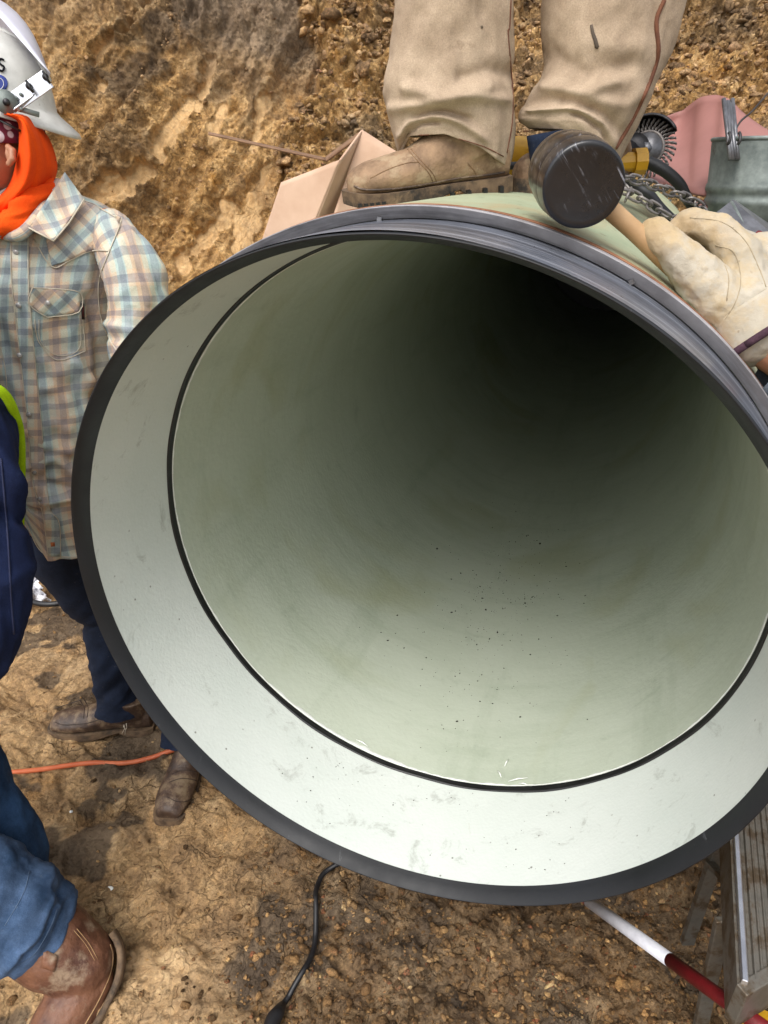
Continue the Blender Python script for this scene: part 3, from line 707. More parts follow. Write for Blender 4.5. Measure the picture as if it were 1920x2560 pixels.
def make_boot(parent, heel, Mx, L=.31, mat=None, solemat=None, shaft=.16, square=True, lean=(0, 0), wid=1.0, heelh=.03, open_top=False):
    """local x to the toe, z up from the ground; heel = back end of the sole"""
    heel = Vector(heel); T = lambda x, y, z: heel+Mx @ Vector((x, y, z))
    st = [(.00, .030, .075), (.03, .038, .10), (.075, .040, .125), (.11, .040, .115), (.15, .044, .088), (.19, .049, .068), (.235, .050, .060), (.27, .046, .054), (.295, .037 if square else .028, .044), (.305, .028 if square else .012, .034)]
    rings = []
    for x, w_, h in st:
        x *= L/.31; ring = []
        for k in range(28):
            th = 2*math.pi*k/28; c, s = math.cos(th), math.sin(th)
            e = .75; cy = math.copysign(abs(c)**e, c)*w_*wid; cz = heelh*.8+(h/2)+math.copysign(abs(s)**(1.0 if s > 0 else .6), s)*h/2
            ring.append(T(x, cy*(1-.25*max(0, s)), cz))
        rings.append(ring)
    foot = loft(rings)
    sh = [T(.055+lean[0]*a, lean[1]*a, .05+a*(shaft-.05)+.02) for a in (0, .35, .7, 1)]
    shm = tube(sh, [.048*wid, .050*wid, .052*wid, .056*wid], 28)
    up = blob('upper', [foot, shm], mat, parent, .0035, 5)
    ol = [(-.004, .030), (.02, .040), (.07, .037), (.11, .035), (.16, .044), (.20, .051), (.25, .052), (.285, .046), (.308, .036 if square else .02), (.316, .018 if square else .006)]
    ol = [(x*L/.31, y*wid) for x, y in ol]; out = [(p[0], p[1]) for p in crom(ol, 4)]; loop = out+[(x, -y) for x, y in out[::-1]]
    n = len(loop)
    def zs(x):
        a = x*.31/L
        lift = .010*max(0, (a-.24)/.07)**1.5
        bot = (0 if a < .085 else .016*min(1, (a-.085)/.012)*max(0, 1-(a-.097)/.07)) if a < .17 else 0
        return bot+lift, lift
    mid = 0.0; V, Fc = [], []
    lev = [(0, 1, 'b'), (.5, 1.02, 'm'), (1, 1.0, 't'), (1, .93, 't')]
    for lv, scl, kd in lev:
        for x, y in loop:
            b, lf = zs(x); z = b+(heelh+lf*.6-b)*lv; V.append(T(x, y*scl, z))
    for i in range(len(lev)-1):
        for k in range(n): k2 = (k+1) % n; Fc.append((i*n+k, i*n+k2, (i+1)*n+k2, (i+1)*n+k))
    for k in range(n//2-1):
        Fc.append((k, k+1, n-2-k, n-1-k)); b0 = 3*n; Fc.append((b0+k, b0+n-1-k, b0+n-2-k, b0+k+1))
    so = orient(mk('sole', (V, Fc), solemat or M['sole'], parent)); so.data.set_sharp_from_angle(angle=R(50))
    wl = [T(x, y*1.0, heelh+.001+zs(x)[1]*.6) for x, y in loop]; mk('welt', tube(wl+[wl[0]], .0028, 6), solemat or M['sole'], so)
    return up

# ------------------------------------------------------------------ worker standing on the pipe
wk = thing('person', 'worker in dirty tan work trousers standing on top of the pipe', 'person', (.3, 1.44, 1.572))
YL = 1.455
fl1 = [([(880, 190), (960, 215), (1050, 190)], 16, .010), ([(850, 235), (930, 225), (1000, 210), (1090, 215)], 12, .009), ([(900, 262), (950, 245), (1010, 260)], 9, -.008), ([(870, 290), (930, 262), (990, 275), (1040, 300)], 10, .009),
       ([(1000, 170), (1060, 150), (1100, 160)], 18, -.009), ([(860, 60), (870, 160)], 20, .004), ([(1040, 20), (1050, 120)], 22, -.004), ([(870, 320), (905, 285), (940, 285)], 7, -.008)]
rows1 = [(-260, 870, 1118, .085), (-120, 858, 1112, .08), (0, 855, 1110, .076), (60, 849, 1109, .074), (120, 840, 1107, .074), (165, 831, 1105, .078), (200, 828, 1104, .082), (235, 836, 1106, .08), (270, 846, 1109, .076), (300, 854, 1106, .073), (325, 862, 1100, .071)]
g1 = garment(rows1, YL, folds=fl1, wr=.004)
fl2 = [([(1180, 185), (1260, 200), (1330, 175)], 13, .010), ([(1140, 225), (1200, 215), (1280, 235), (1340, 270)], 13, -.009), ([(1150, 250), (1230, 235), (1290, 270)], 10, .010), ([(1240, 260), (1300, 290), (1320, 320)], 10, -.008),
       ([(1190, 120), (1260, 160), (1360, 140)], 22, -.008), ([(1280, 215), (1350, 230), (1390, 200)], 14, .007), ([(1270, 90), (1380, 100)], 25, .005)]
rows2 = [(-260, 1195, 1560, .09), (-120, 1180, 1520, .085), (0, 1174, 1480, .08), (60, 1172, 1462, .078), (120, 1176, 1442, .077), (160, 1172, 1425, .078), (195, 1148, 1408, .08), (240, 1128, 1388, .08), (275, 1120, 1368, .078), (300, 1122, 1350, .076), (330, 1140, 1334, .072)]
g2 = garment(rows2, YL+.02, folds=fl2, wr=.004)
def hemshape(g, f):
    V = g[0]
    for i, p in enumerate(V):
        x, y = proj(p[0], p[1], p[2]); hi = f(float(x))
        if y > 240 and p[2] < f.z0: pass
    return g
# hips and upper body above the frame, one garment: legs + pelvis + bib
pel = D(1150, -420, 1.42)
L1, L2 = orient(mk('trouser_leg', g1, M['khaki'], wk)), orient(mk('trouser_leg', g2, M['khaki'], wk))
# slope the hems: higher over the instep, lower at the heel
for Lg, hx in ((L1, ((862, 333), (880, 303), (960, 300), (1040, 322), (1100, 353))), (L2, ((1118, 288), (1150, 291), (1250, 296), (1300, 320), (1340, 352)))):
    for v in Lg.data.vertices:
        x, y = proj(v.co.x, v.co.y, v.co.z); x, y = float(x), float(y)
        if y > 230:
            hy = float(np.interp(x, [h[0] for h in hx], [h[1] for h in hx])); base = 325 if Lg is L1 else 330
            v.co.z -= (y-230)/(base-230)*(hy-base)*K/F*1.5
for Lg in (L1, L2): mod(Lg, 'SOLIDIFY', thickness=.004, offset=-1)
tr1, tr2 = bvh(L1), bvh(L2)
seam('seam', tr1, [(1104, 0), (1101, 60), (1098, 75), (1108, 200), (1106, 270), (1095, 330)], M['tthread'], L1, .0012, .001, 5, YL)
seam('hem_stitch', tr1, [(905, 292), (960, 293), (1040, 315), (1088, 338)], M['tthread'], L1, .0009, .0008, 5, YL)
seam('seam', tr2, [(1435, 0), (1418, 45), (1422, 110), (1410, 160), (1385, 220), (1360, 270), (1330, 320)], M['tthread'], L2, .004, .001, 6, YL)
seam('hem_stitch', tr2, [(1130, 284), (1180, 281), (1240, 284), (1290, 300)], M['tthread'], L2, .0010, .0008, 5, YL)
patch('stain', tr2, [(1274, 55), (1280, 52), (1284, 70), (1290, 85), (1294, 100), (1291, 106), (1285, 104), (1282, 88), (1277, 72)], simple('grease', '4a4036', '5a4e42', 30, .8), L2, .0012, .0004, 1, fb=YL)
patch('stain', tr1, [(1038, 56), (1042, 55), (1044, 60), (1040, 62)], simple('grease spot', '5a4e3e', '6a5c4a', 30, .8), L1, .0012, .0004, 1, fb=YL)
hip = [DY(1010, -560, YL+.02), DY(1010, -300, YL), DY(1360, -560, YL+.02), DY(1375, -280, YL+.02)]
body = blob('body', [caps_chain([DY(1000, 260, YL), DY(985, 0, YL), DY(1010, -560, YL)], [.03, .045, .06]), caps_chain([DY(1240, 280, YL+.03), DY(1262, 210, YL+.03), DY(1305, 120, YL+.03), DY(1330, 0, YL+.02), DY(1330, -560, YL)], [.025, .035, .04, .045, .06])], M['denimb'], wk, .012, 3)
wkup = blob('coverall', [caps_chain([DY(1010, -250, YL), DY(1060, -620, YL), DY(1190, -900, YL-.02)], [.12, .13, .15]), caps_chain([DY(1370, -240, YL+.02), DY(1330, -620, YL), DY(1190, -900, YL-.02)], [.13, .13, .15]),
   ball(DY(1190, -1150, YL), (.20, .14, .25)), caps_chain([DY(1190, -1300, YL), DY(1190, -1750, YL)], [.17, .16])], M['khaki'], wk, .015, 6)
# boots
toe = D(750, 452, 1.30); heel = D(1092, 408, 1.33)
f1 = (toe-heel); b1 = thing('x', '', '')
bpy.data.objects.remove(b1)
bt = bpy.data.objects.new('boot', None); COL.objects.link(bt); bt.parent = wk; bt.matrix_parent_inverse = Matrix.Translation(-wk.location)
def subgrp(name, parent):
    e = bpy.data.objects.new(name, None); COL.objects.link(e); e.parent = parent; e.matrix_parent_inverse = Matrix.Translation(-parent.location); return e
bpy.data.objects.remove(bt)
def boot_part(parent, *a, **k):
    """upper is the boot mesh; sole hangs under it"""
    before = set(bpy.data.objects)
    up = make_boot(parent, *a, **k); up.name = 'boot'
    for o in set(bpy.data.objects)-before:
        if o.name.startswith('sole'): o.parent = up
    return up
def fixp(o, parent): o.parent = parent; o.matrix_parent_inverse = Matrix.Translation(-parent.location)
def boot(person, heel, Mx, L, mat, **k):
    before = set(bpy.data.objects); up = make_boot(person, heel, Mx, L, mat, **k); up.name = 'boot'
    so = [o for o in set(bpy.data.objects)-before if o.name.startswith('sole')][0]
    we = [o for o in set(bpy.data.objects)-before if o.name.startswith('welt')][0]
    W = Matrix.Identity(4)
    so.parent = up; so.matrix_parent_inverse = Matrix.Translation(-person.location)
    # world = up.world * pinv ; up.world = T(loc)*T(-loc)=I
    so.matrix_parent_inverse = Matrix.Identity(4)
    bpy.data.objects.remove(we)
    return up, so
Mb = frame(f1, (0, 0, 1)); Mb = Mb @ Matrix.Rotation(R(-7), 3, 'X')
u1, s1 = boot(wk, heel, Mb, f1.length, M['boot'], shaft=.10, lean=(.02, 0), square=False, wid=1.0, heelh=.027)
bpy.context.view_layer.update(); dg = bpy.context.evaluated_depsgraph_get(); e_ = u1.evaluated_get(dg); bm_ = bmesh.new(); bm_.from_mesh(e_.to_mesh()); bm_.transform(u1.matrix_world); tru = BVHTree.FromBMesh(bm_); bm_.free()
def useam(pts, r, m_, nm='stitching', off=.0004):
    o_ = seam(nm, tru, pts, m_, u1, r, off, 6, YL-.05); o_.matrix_parent_inverse = u1.matrix_world.inverted()
bst = simple('suede stitch', '6b5038', '8a6c4c', 60, .8)
useam([(765, 402), (790, 410), (850, 408), (920, 398), (990, 385), (1050, 378), (1090, 372)], .0022, M['bootd'], 'welt')
for dx in (0, 8): useam([(880+dx, 322), (900+dx, 345), (925+dx, 372), (935+dx, 392)], .0008, bst)
useam([(800, 385), (840, 365), (880, 352), (905, 350)], .0008, bst); useam([(1010, 352), (1025, 370), (1030, 384)], .0009, bst)
for k_ in range(9):
    fr = .06+.28*k_/8 if k_ < 5 else .62+.3*(k_-5)/3; p_ = heel.lerp(toe, 1-fr)+Mb @ Vector((0, .0485, .007)); mk('tread_notch', box(p_, (.007, .012, .016), Mb), M['black'], s1, False).matrix_parent_inverse = u1.matrix_world.inverted()
toe2 = D(1122, 428, 1.36); heel2 = toe2+Vector((.24, .16, .02))
u2, s2 = boot(wk, heel2, frame(toe2-heel2),   .30, M['boot'], shaft=.11, square=False, heelh=.03)
mk('jeans_cuff', tube([DY(1185, 285, 1.45), DY(1188, 345, 1.45)], [.040, .036], 24, sub=4), M['denim'], wk)

# ------------------------------------------------------------------ left worker in the plaid shirt
pm = thing('person', 'man in a faded plaid shirt and orange neck cloth standing left of the pipe', 'person', (-.85, 1.68, 0))
YS = 1.68
rowsT = [(395, 20, 120, .06), (420, -60, 165, .085), (445, -130, 225, .105), (480, -170, 262, .12), (530, -182, 262, .135), (600, -180, 252, .15), (700, -172, 246, .155), (800, -160, 250, .15), (900, -150, 258, .15), (1000, -140, 268, .155), (1060, -130, 275, .155), (1120, -115, 284, .155), (1154, -105, 290, .155)]
folds = [([(20, 560), (120, 640)], 25, .006), ([(190, 640), (225, 760), (215, 900)], 16, -.010), ([(160, 780), (215, 830)], 14, .007), ([(20, 900), (90, 960), (150, 975)], 14, .007), ([(60, 1010), (120, 990), (170, 1030)], 12, .009), ([(75, 1040), (160, 1060)], 9, -.009),
         ([(90, 1085), (170, 1075)], 10, .008), ([(60, 1130), (110, 1100)], 9, -.007), ([(0, 700), (40, 820)], 16, -.006), ([(100, 860), (130, 960)], 14, -.006), ([(50, 560), (70, 700)], 18, .005), ([(175, 530), (190, 640)], 14, .005)]
sh = orient(mk('shirt', garment(rowsT, YS, seg=160, sub=14, folds=[(a_, b_*.8, c_*1.8) for a_, b_, c_ in folds], wr=.009), M['plaid'], pm))
for v in sh.data.vertices:
    x, y = proj(v.co.x, v.co.y, v.co.z); x, y = float(x), float(y)
    if x < 104 and y > 1090 and v.co.y < YS+.05: v.co.z += (y-1090)/114*.0011*1.9*min(86, (104-x)*1.6)
arm = [(235, 470), (285, 560), (305, 660), (312, 780), (345, 900)]
ap = [DY(235, 490, 1.66), DY(282, 570, 1.60), DY(298, 670, 1.58), DY(298, 770, 1.55), DY(315, 860, 1.53), DY(335, 920, 1.50)]
def sleeve(name, pts, rad, mat, parent, wr=.006, seg=64, sub=16, cap=False, fs=22, seed=3, folds=()):
    V, Fc, U = tube(pts, rad, seg, cap, sub=sub); A = np.array([tuple(v) for v in V]); q = crom([list(p) for p in pts], sub)
    ctr = np.repeat(np.array(q), seg, 0); nr = A-ctr; nr /= np.linalg.norm(nr, axis=1)[:, None]+1e-9
    UU = np.array(U); th = np.tile(np.arange(seg)*2*math.pi/seg, len(q))
    d = wr*fbm(np.cos(th)*1.5+9, UU[:, 1]*fs+np.sin(th)*1.5, 4, seed)+wr*.8*ridged(np.cos(th)*.8+3, UU[:, 1]*fs*.8+np.sin(th), 2, seed+3)*.5
    if folds:
        px_, py_ = proj(A[:, 0], A[:, 1], A[:, 2]); d = d+ridge(px_, py_, folds)
    A += nr*d[:, None]; U = np.stack([UU[:, 0], -UU[:, 1]], 1)
    return orient(mk(name, (A.tolist(), Fc, U.tolist()), mat, parent))
slv = sleeve('sleeve', ap, [.046, .064, .062, .060, .056, .052], M['plaid'], sh, folds=[([(255, 520), (320, 640)], 8, .006), ([(230, 700), (300, 720), (350, 690)], 8, .008), ([(240, 730), (330, 745)], 7, -.007), ([(300, 500), (350, 620)], 7, -.004)])
apl = [DY(-150, 490, 1.70), DY(-215, 640, 1.68), DY(-230, 800, 1.60), DY(-200, 900, 1.50)]
sleeve('sleeve', apl, [.06, .075, .066, .055], M['plaid'], sh)
mod(sh, 'SOLIDIFY', thickness=.002, offset=-1)
trs = bvh(sh, slv); trt = bvh(sh)
patch('yoke', trt, [(100, 520), (112, 575), (150, 562), (185, 545), (210, 540), (228, 540), (250, 500), (262, 470), (200, 440), (150, 425), (130, 430), (115, 480)], M['plaid45'], sh, .0035, .0015, 4, fb=YS-.13)
for pts in ([(72, 515), (112, 576), (150, 563), (185, 546), (212, 541), (236, 542)], [(236, 542), (262, 476), (252, 470), (205, 445), (150, 428)], [(236, 542), (215, 600), (213, 650), (222, 700), (244, 745), (262, 770)]):
    seam('seam', trs, pts, M['thread'], sh, .0013, .003, 6, YS-.13)
plk = [(22, 490), (62, 490), (62, 620), (74, 760), (88, 900), (100, 1040), (108, 1100), (128, 1130), (132, 1202), (104, 1202), (92, 1110), (70, 1040), (58, 900), (42, 760), (26, 620)]
patch('placket', trt, plk, M['plaid'], sh, .003, .0015, 3, fb=YS-.13)
seam('seam', trt, [(22, 500), (26, 620), (42, 760), (58, 900), (70, 1040), (92, 1110), (104, 1202)], M['thread'], sh, .0011, .0045, 6, YS-.14)
seam('seam', trt, [(60, 500), (62, 620), (74, 760), (88, 900), (100, 1040), (108, 1100), (128, 1130), (131, 1202)], M['thread'], sh, .0009, .0045, 6, YS-.14)
seam('hem', trt, [(-20, 1130), (20, 1120), (50, 1120), (80, 1180), (104, 1200), (140, 1203), (170, 1204)], M['thread'], sh, .0012, .001, 5, YS-.15)
seam('pocket_outline', trt, [(75, 690), (78, 720), (88, 745), (124, 778), (180, 760), (184, 750), (178, 680)], M['thread'], sh, .0010, .0015, 5, YS-.14)
seam('pocket_outline', trt, [(84, 690), (88, 738), (125, 768), (172, 752), (172, 680)], M['thread'], sh, .0007, .0015, 5, YS-.14)
seam('pocket_outline', trt, [(-5, 730), (10, 790), (14, 850), (2, 885)], M['thread'], sh, .0010, .0015, 5, YS-.14)
fp = [(70, 622), (120, 624), (174, 633), (171, 674), (115, 684), (98, 683), (62, 656)]
pf = patch('pocket_flap', trt, fp, M['plaid45'], sh, .006, .002, 3, fb=YS-.14)
seam('flap_edge', trt, fp+[fp[0]], M['thread'], sh, .0011, .0075, 3, YS-.14)
patch('pocket_tag', trt, [(175, 655), (182, 656), (183, 690), (177, 690)], M['black'], sh, .004, .001, 1, fb=YS-.14)
seam('tag_lettering', trt, [(179, 661), (180, 668), (179, 675), (180, 684)], M['redpaint'], sh, .0006, .0053, 3, YS-.14)
patch('tail_patch', trt, [(109, 1172), (118, 1171), (119, 1180), (110, 1181)], simple('orange patch', 'a05a30', 'b56a3c', 60, .8), sh, .0048, .0008, 1, fb=YS-.15)
for (x, y) in ((34, 545), (42, 770-2), (40, 660), (62, 896), (74, 1021), (85, 1139-60), (103, 655)):
    h = on(trt, x, y, .007, YS-.14)
    sn = mk('snap', merge(ball(h, (.0062, .003, .0062), n=8)), M['pearl'], sh)
# collar
def quad_sheet(name, c, mat, parent, n=10, bulge=.01, thick=.003, uvs=1.0, wr=.0):
    a, b, c2, d = [Vector(p) for p in c]; nn = (b-a).cross(d-a).normalized(); V, U, Fc = [], [], []
    for i in range(n+1):
        for j in range(n+1):
            u, v = i/n, j/n; p = a*(1-u)*(1-v)+b*u*(1-v)+c2*u*v+d*(1-u)*v
            p = p+nn*(bulge*math.sin(math.pi*u)*math.sin(math.pi*v)+wr*math.sin(9*u+5*v)); V.append(p); U.append((u*(b-a).length*uvs, v*(d-a).length*uvs))
    for i in range(n):
        for j in range(n): k = i*(n+1)+j; Fc.append((k, k+n+1, k+n+2, k+1))
    o = mk(name, (V, Fc, U), mat, parent); mod(o, 'SOLIDIFY', thickness=thick, offset=0); return o
YC = YS-.13
cl = quad_sheet('collar', [DY(62, 492, YC-.02), DY(140, 372, YC+.06), DY(182, 430, YC+.05), DY(116, 521, YC-.025)], M['plaid30'], sh, bulge=.012)
for a_, b_ in (((62, 492, YC-.022), (116, 521, YC-.027)), ((116, 521, YC-.027), (150, 480, YC-.002)), ((150, 480, YC-.002), (182, 430, YC+.048))):
    mk('collar_edge', tube([DY(*a_), DY(*b_)], .0016, 8), M['thread'], cl)
quad_sheet('collar', [DY(20, 495, YC-.02), DY(-80, 395, YC+.05), DY(-120, 440, YC+.05), DY(-20, 530, YC-.02)], M['plaid30'], sh, bulge=.012)
mk('collar_stand', tube([DY(-60, 470, YC+.04), DY(15, 508, YC-.005), DY(62, 492, YC-.012), DY(130, 395, YC+.09)], [.012]*4, 12, sub=5), M['plaid'], sh)
# head, neck
HC = D(-10, 300, 1.46)
hd = blob('body', [ball(HC, (.078, .098, .115)), ball(HC+Vector((-.035, -.04, -.055)), (.055, .06, .06)), caps_chain([HC+Vector((.0, .02, -.05)), DY(20, 470, YS)], [.055, .06]),
    ball(D(-52, 322, 1.37), (.014, .016, .02)),
    caps_chain([DY(-40, 520, YS), DY(60, 760, YS), DY(110, 1100, YS+.02)], [.10, .10, .11]),
    caps_chain([DY(235, 490, 1.66), DY(296, 670, 1.58), DY(312, 860, 1.53), DY(340, 950, 1.49)], [.04, .042, .035, .03]),
    caps_chain([DY(150, 1110, 1.70), DY(175, 1220, 1.71), DY(232, 1320, 1.73), DY(262, 1430, 1.76)], [.07, .06, .045, .04]),
    caps_chain([DY(260, 1130, 1.66), DY(330, 1300, 1.62), DY(375, 1450, 1.60)], [.06, .05, .035])], M['skin'], pm, .006, 4)
ear = blob('ear', [caps_chain([D(18, 318, 1.385), D(27, 326, 1.383), D(27, 343, 1.384), D(19, 354, 1.388)], [.0065, .0075, .007, .006], 10), ball(D(19, 336, 1.39), (.006, .008, .013))], M['skin'], hd, .002, 4)
for (x, y) in ((-55, 318), (-75, 322)):
    mk('eye', ball(D(x, y, 1.385), (.011, .011, .007), n=8), M['pearl'], hd)
# bandana band
bd = mk('bandana', tube([HC+Vector((0, -.004, -.010)), HC+Vector((.0, -.004, .045))], [.100, .097], 40, False, sub=4), M['maroon'], pm); mod(bd, 'SOLIDIFY', thickness=.003)
# orange neck cloth
oc = [((6, 245), (60, 250)), ((38, 262), (72, 258)), ((42, 300), (105, 300)), ((38, 340), (122, 352)), ((20, 400), (118, 385)), ((-20, 440), (100, 425)), ((-60, 470), (75, 465)), ((-70, 500), (30, 500))]
V, Fc, U = [], [], []; nW = 40
OC = crom([list(a)+list(b) for a, b in oc], 8)
for i, q in enumerate(OC):
    for j in range(nW+1):
        u = j/nW; x = q[0]*(1-u)+q[2]*u; y = q[1]*(1-u)+q[3]*u
        bul = math.sin(math.pi*min(1, max(0, u)))**.6
        fo = .006*math.sin(u*11+i*.05)+.004*math.sin(u*23-i*.11)+.003*math.sin(i*.25+u*4)
        Yv = 1.575+.10*u*u-.055*bul+.0006*i+fo; V.append(DY(x, y, Yv)); U.append((u, i*.01))
for i in range(len(OC)-1):
    for j in range(nW): k = i*(nW+1)+j; Fc.append((k, k+1, k+nW+2, k+nW+1))
oo = orient(mk('neck_cloth', (V, Fc, U), M['orange'], pm)); mod(oo, 'SOLIDIFY', thickness=.003, offset=0)
sleeve('neck_cloth_fold', [DY(-60, 455, 1.56), DY(-10, 485, 1.55), DY(25, 475, 1.55), DY(70, 440, 1.58), DY(112, 400, 1.64)], [.022, .026, .024, .024, .02], M['orange'], oo, wr=.007, fs=30, seg=40)
quad_sheet('neck_cloth', [D(40, 255, 1.50), D(72, 260, 1.50), D(122, 360, 1.52), D(60, 380, 1.46)], M['orange'], pm, bulge=.01)
# hard hat: tilted shell with a full brim
hat = thing('hard_hat', 'scuffed white full brim hard hat with raised face shield on the plaid shirt man', 'hard hat', HC+Vector((0, 0, .08)))
hup = Vector((.13, .04, 1)).normalized(); Mh = frame((1, .0, -.13), hup)
hc = D(-14, 222, 1.46)
def hat_rev(prof, n=64, ex=1.0):
    V, Fc = [], []
    for r, z, sx in prof:
        for k in range(n):
            th = 2*math.pi*k/n; c, s = math.cos(th), math.sin(th)
            rr = r*(1+.0*c); V.append(hc+Mh @ Vector((rr*c*sx*1.06, rr*s*.96, z-(.028*max(0, c)**2*(r-.117)/.05 if r > .12 else 0))))
    m = len(prof)
    for i in range(m-1):
        for k in range(n): k2 = (k+1) % n; Fc.append((i*n+k, i*n+k2, (i+1)*n+k2, (i+1)*n+k))
    return V, Fc
shell = orient(mk('shell', hat_rev([(.004, .135, 1), (.03, .133, 1), (.06, .122, 1), (.085, .10, 1), (.103, .068, 1), (.112, .03, 1), (.117, .0, 1), (.124, -.004, 1.0), (.138, -.010, 1.02), (.151, -.018, 1.05), (.155, -.024, 1.05)]), M['helmet'], hat)); mod(shell, 'SOLIDIFY', thickness=.003, offset=-1)
mk('rib', tube([hc+Mh @ Vector((math.sin(a)*.128, 0, math.cos(a)*.128+.008)) for a in np.linspace(-1.2, 1.2, 14)], .006, 10), M['helmet'], hat)
sw = mk('suspension_strap', merge(beam(D(52, 250, 1.43), D(78, 335, 1.44), .018, .004, (0, 1, 0)), beam(D(70, 262, 1.47), D(110, 350, 1.48), .02, .012, (0, 1, 0))), M['black'], hat); bevel(sw, .002)
mk('headband_pad', tube([D(86, 290, 1.46), D(92, 320, 1.46), D(102, 362, 1.46)], [.012, .015, .010], 12, sub=4), M['black'], hat)
mk('chin_strap', beam(D(-4, 258, 1.36), D(45, 283, 1.37), .003, .011, (0, 1, 0)), M['black'], hat)
# shield bracket, pivot disc, raised shield
br = mk('shield_bracket', merge(beam(D(27, 224, 1.350), D(104, 170, 1.345), .003, .034, (-.5, .1, 1)), beam(D(30, 240, 1.350), D(108, 184, 1.36), .016, .003, (-.5, .1, 1))), M['alub'], hat, False); bevel(br, .001)
mk('pivot_disc', tube([D(12, 220, 1.350), D(12, 220, 1.335)], .021, 32), M['galv'], hat)
mk('pivot_screw', tube([D(14, 221, 1.336), D(14, 221, 1.325)], [.007, .006], 16), M['steel'], hat)
mk('bracket_strap', beam(D(30, 232, 1.352), D(85, 248, 1.37), .003, .010, (0, 0, 1)), M['galv'], hat)
for (x, y) in ((62, 186), (98, 166)): mk('wing_nut', merge(beam(D(x-4, y-10, 1.335), D(x+8, y+12, 1.335), .004, .009, (0, -1, .4)), ball(D(x, y, 1.34), .006)), M['black'], hat)
for (x, y) in ((35, 212), (45, 204), (46, 236)): mk('rivet', ball(D(x, y, 1.343), .0035, n=6), M['galv'], hat)
quad_sheet('face_shield', [D(108, 158, 1.33), D(104, 176, 1.56), D(-120, -10, 1.62), D(-95, -70, 1.38)], M['shield'], hat, bulge=.05, thick=.002)
trh = bvh(shell)
def onhat(x, y): return on(trh, x, y, .0015, 1.5)
dc = patch('emblem', trh, [(21*math.cos(a)-4, 181+20*math.sin(a)) if True else 0 for a in np.linspace(0, 2*math.pi, 20, endpoint=False)], M['blue'], hat, .0015, .0006, 2, fb=1.4)
seam('emblem_mark', trh, [(10*math.cos(a)-2, 181+12*math.sin(a)) for a in np.linspace(0, 2*math.pi, 14)], M['whitepaint'], dc, .0007, .0022, 3, 1.4)
seam('letter_s', trh, [(9, 130), (2, 127), (-4, 133), (3, 140), (9, 145), (5, 153), (-4, 150)], M['denimb'], hat, .0020, .002, 4, 1.4)
# trousers
def leg(name, pts, rad, mat, parent, **k): return sleeve(name, pts, rad, mat, parent, **k)
toeA, heelA = DZ(97, 1580, .0), DZ(335, 1572, 0); hcA = heelA+frame(toeA-heelA) @ Vector((.095, 0, .085))
toeB = DZ(378, 1752, 0); heelB = DZ(440, 1605, 0); hcB = heelB+frame(toeB-heelB) @ Vector((.085, -.025, .10))
tq = leg('trousers', [DY(150, 1110, 1.70), DY(175, 1220, 1.71), DY(232, 1320, 1.73), hcA+Vector((.0, .02, .22)), hcA+Vector((0, .01, .10)), hcA], [.13, .115, .082, .070, .064, .070], M['denim'], pm, wr=.006)
leg('trouser_leg', [DY(260, 1130, 1.66), DY(330, 1300, 1.62), hcB+Vector((.01, .03, .22)), hcB+Vector((0, .02, .10)), hcB], [.11, .09, .064, .058, .060], M['denim'], tq, wr=.005)
for k in range(3):
    a = hcA+Vector((random.uniform(-.03, .05), -.07, random.uniform(-.01, .005))); mk('frayed_thread', tube([a, a+Vector((random.uniform(-.01, .01), -.004, -.012)), a+Vector((random.uniform(-.015, .012), -.006, -.03))], .0009, 5), M['thread'], tq)
uA, sA = boot(pm, heelA, frame(toeA-heelA), .32, M['bootd'], shaft=.12, square=True, heelh=.026)
uB, sB = boot(pm, heelB, frame(toeB-heelB), .31, M['bootd'], shaft=.18, square=True, heelh=.026)

bpy.context.view_layer.update()
def tree_of(ob):
    dg = bpy.context.evaluated_depsgraph_get(); e_ = ob.evaluated_get(dg); b_ = bmesh.new(); b_.from_mesh(e_.to_mesh()); b_.transform(ob.matrix_world); t_ = BVHTree.FromBMesh(b_); b_.free(); return t_
tA, tB = tree_of(uA), tree_of(uB); mst = simple('boot thread', '2b201a', '3a2c22', 60, .7); mud = simple('dried mud', '8a7452', 'a68e68', 60, .95, bs=.6)
for ob, tr_, sets in ((uA, tA, ([(118, 1560), (140, 1566), (190, 1562), (230, 1548)], [(172, 1512), (182, 1530), (180, 1552)], [(180, 1508), (190, 1528), (188, 1550)], [(120, 1530), (150, 1520), (175, 1512)])),
                      (uB, tB, ([(362, 1722), (385, 1732), (410, 1728), (430, 1705)], [(365, 1690), (390, 1682), (415, 1684), (432, 1690)], [(372, 1672), (395, 1664), (425, 1668)]))):
    for q_ in sets:
        o_ = seam('stitching', tr_, q_, mst, ob, .0013, .0003, 6, 1.7); o_.matrix_parent_inverse = ob.matrix_world.inverted()
# ------------------------------------------------------------------ kneeling worker at the left edge
pk = thing('person', 'worker in navy jacket and blue jeans kneeling at the left edge of the picture', 'person', (-1.05, 1.05, 0))
nv = [D(-120, 800, 1.16), D(-55, 930, 1.14), D(-42, 1080, 1.15), D(-30, 1240, 1.17), D(-30, 1370, 1.20), D(-75, 1470, 1.24)]
jk = sleeve('jacket', nv, [.06, .066, .062, .064, .060, .045], M['navy'], pk, wr=.008, fs=14, folds=[([(0, 980), (50, 1060)], 12, .008), ([(0, 1100), (45, 1130)], 12, -.012), ([(10, 1260), (60, 1220)], 12, .006)])
trj = bvh(jk)
seam('seam', trj, [(2, 990), (10, 1080), (18, 1180), (24, 1290), (30, 1370)], simple('navy thread', '141b36', '1b2344', 60, .8), jk, .0016, .001, 6, 1.0)
ca, cb_, cc_ = D(-300, 720, 1.26), D(-240, 1020, 1.31), D(-205, 1370, 1.42); YV = Vector((0, 1, 0))
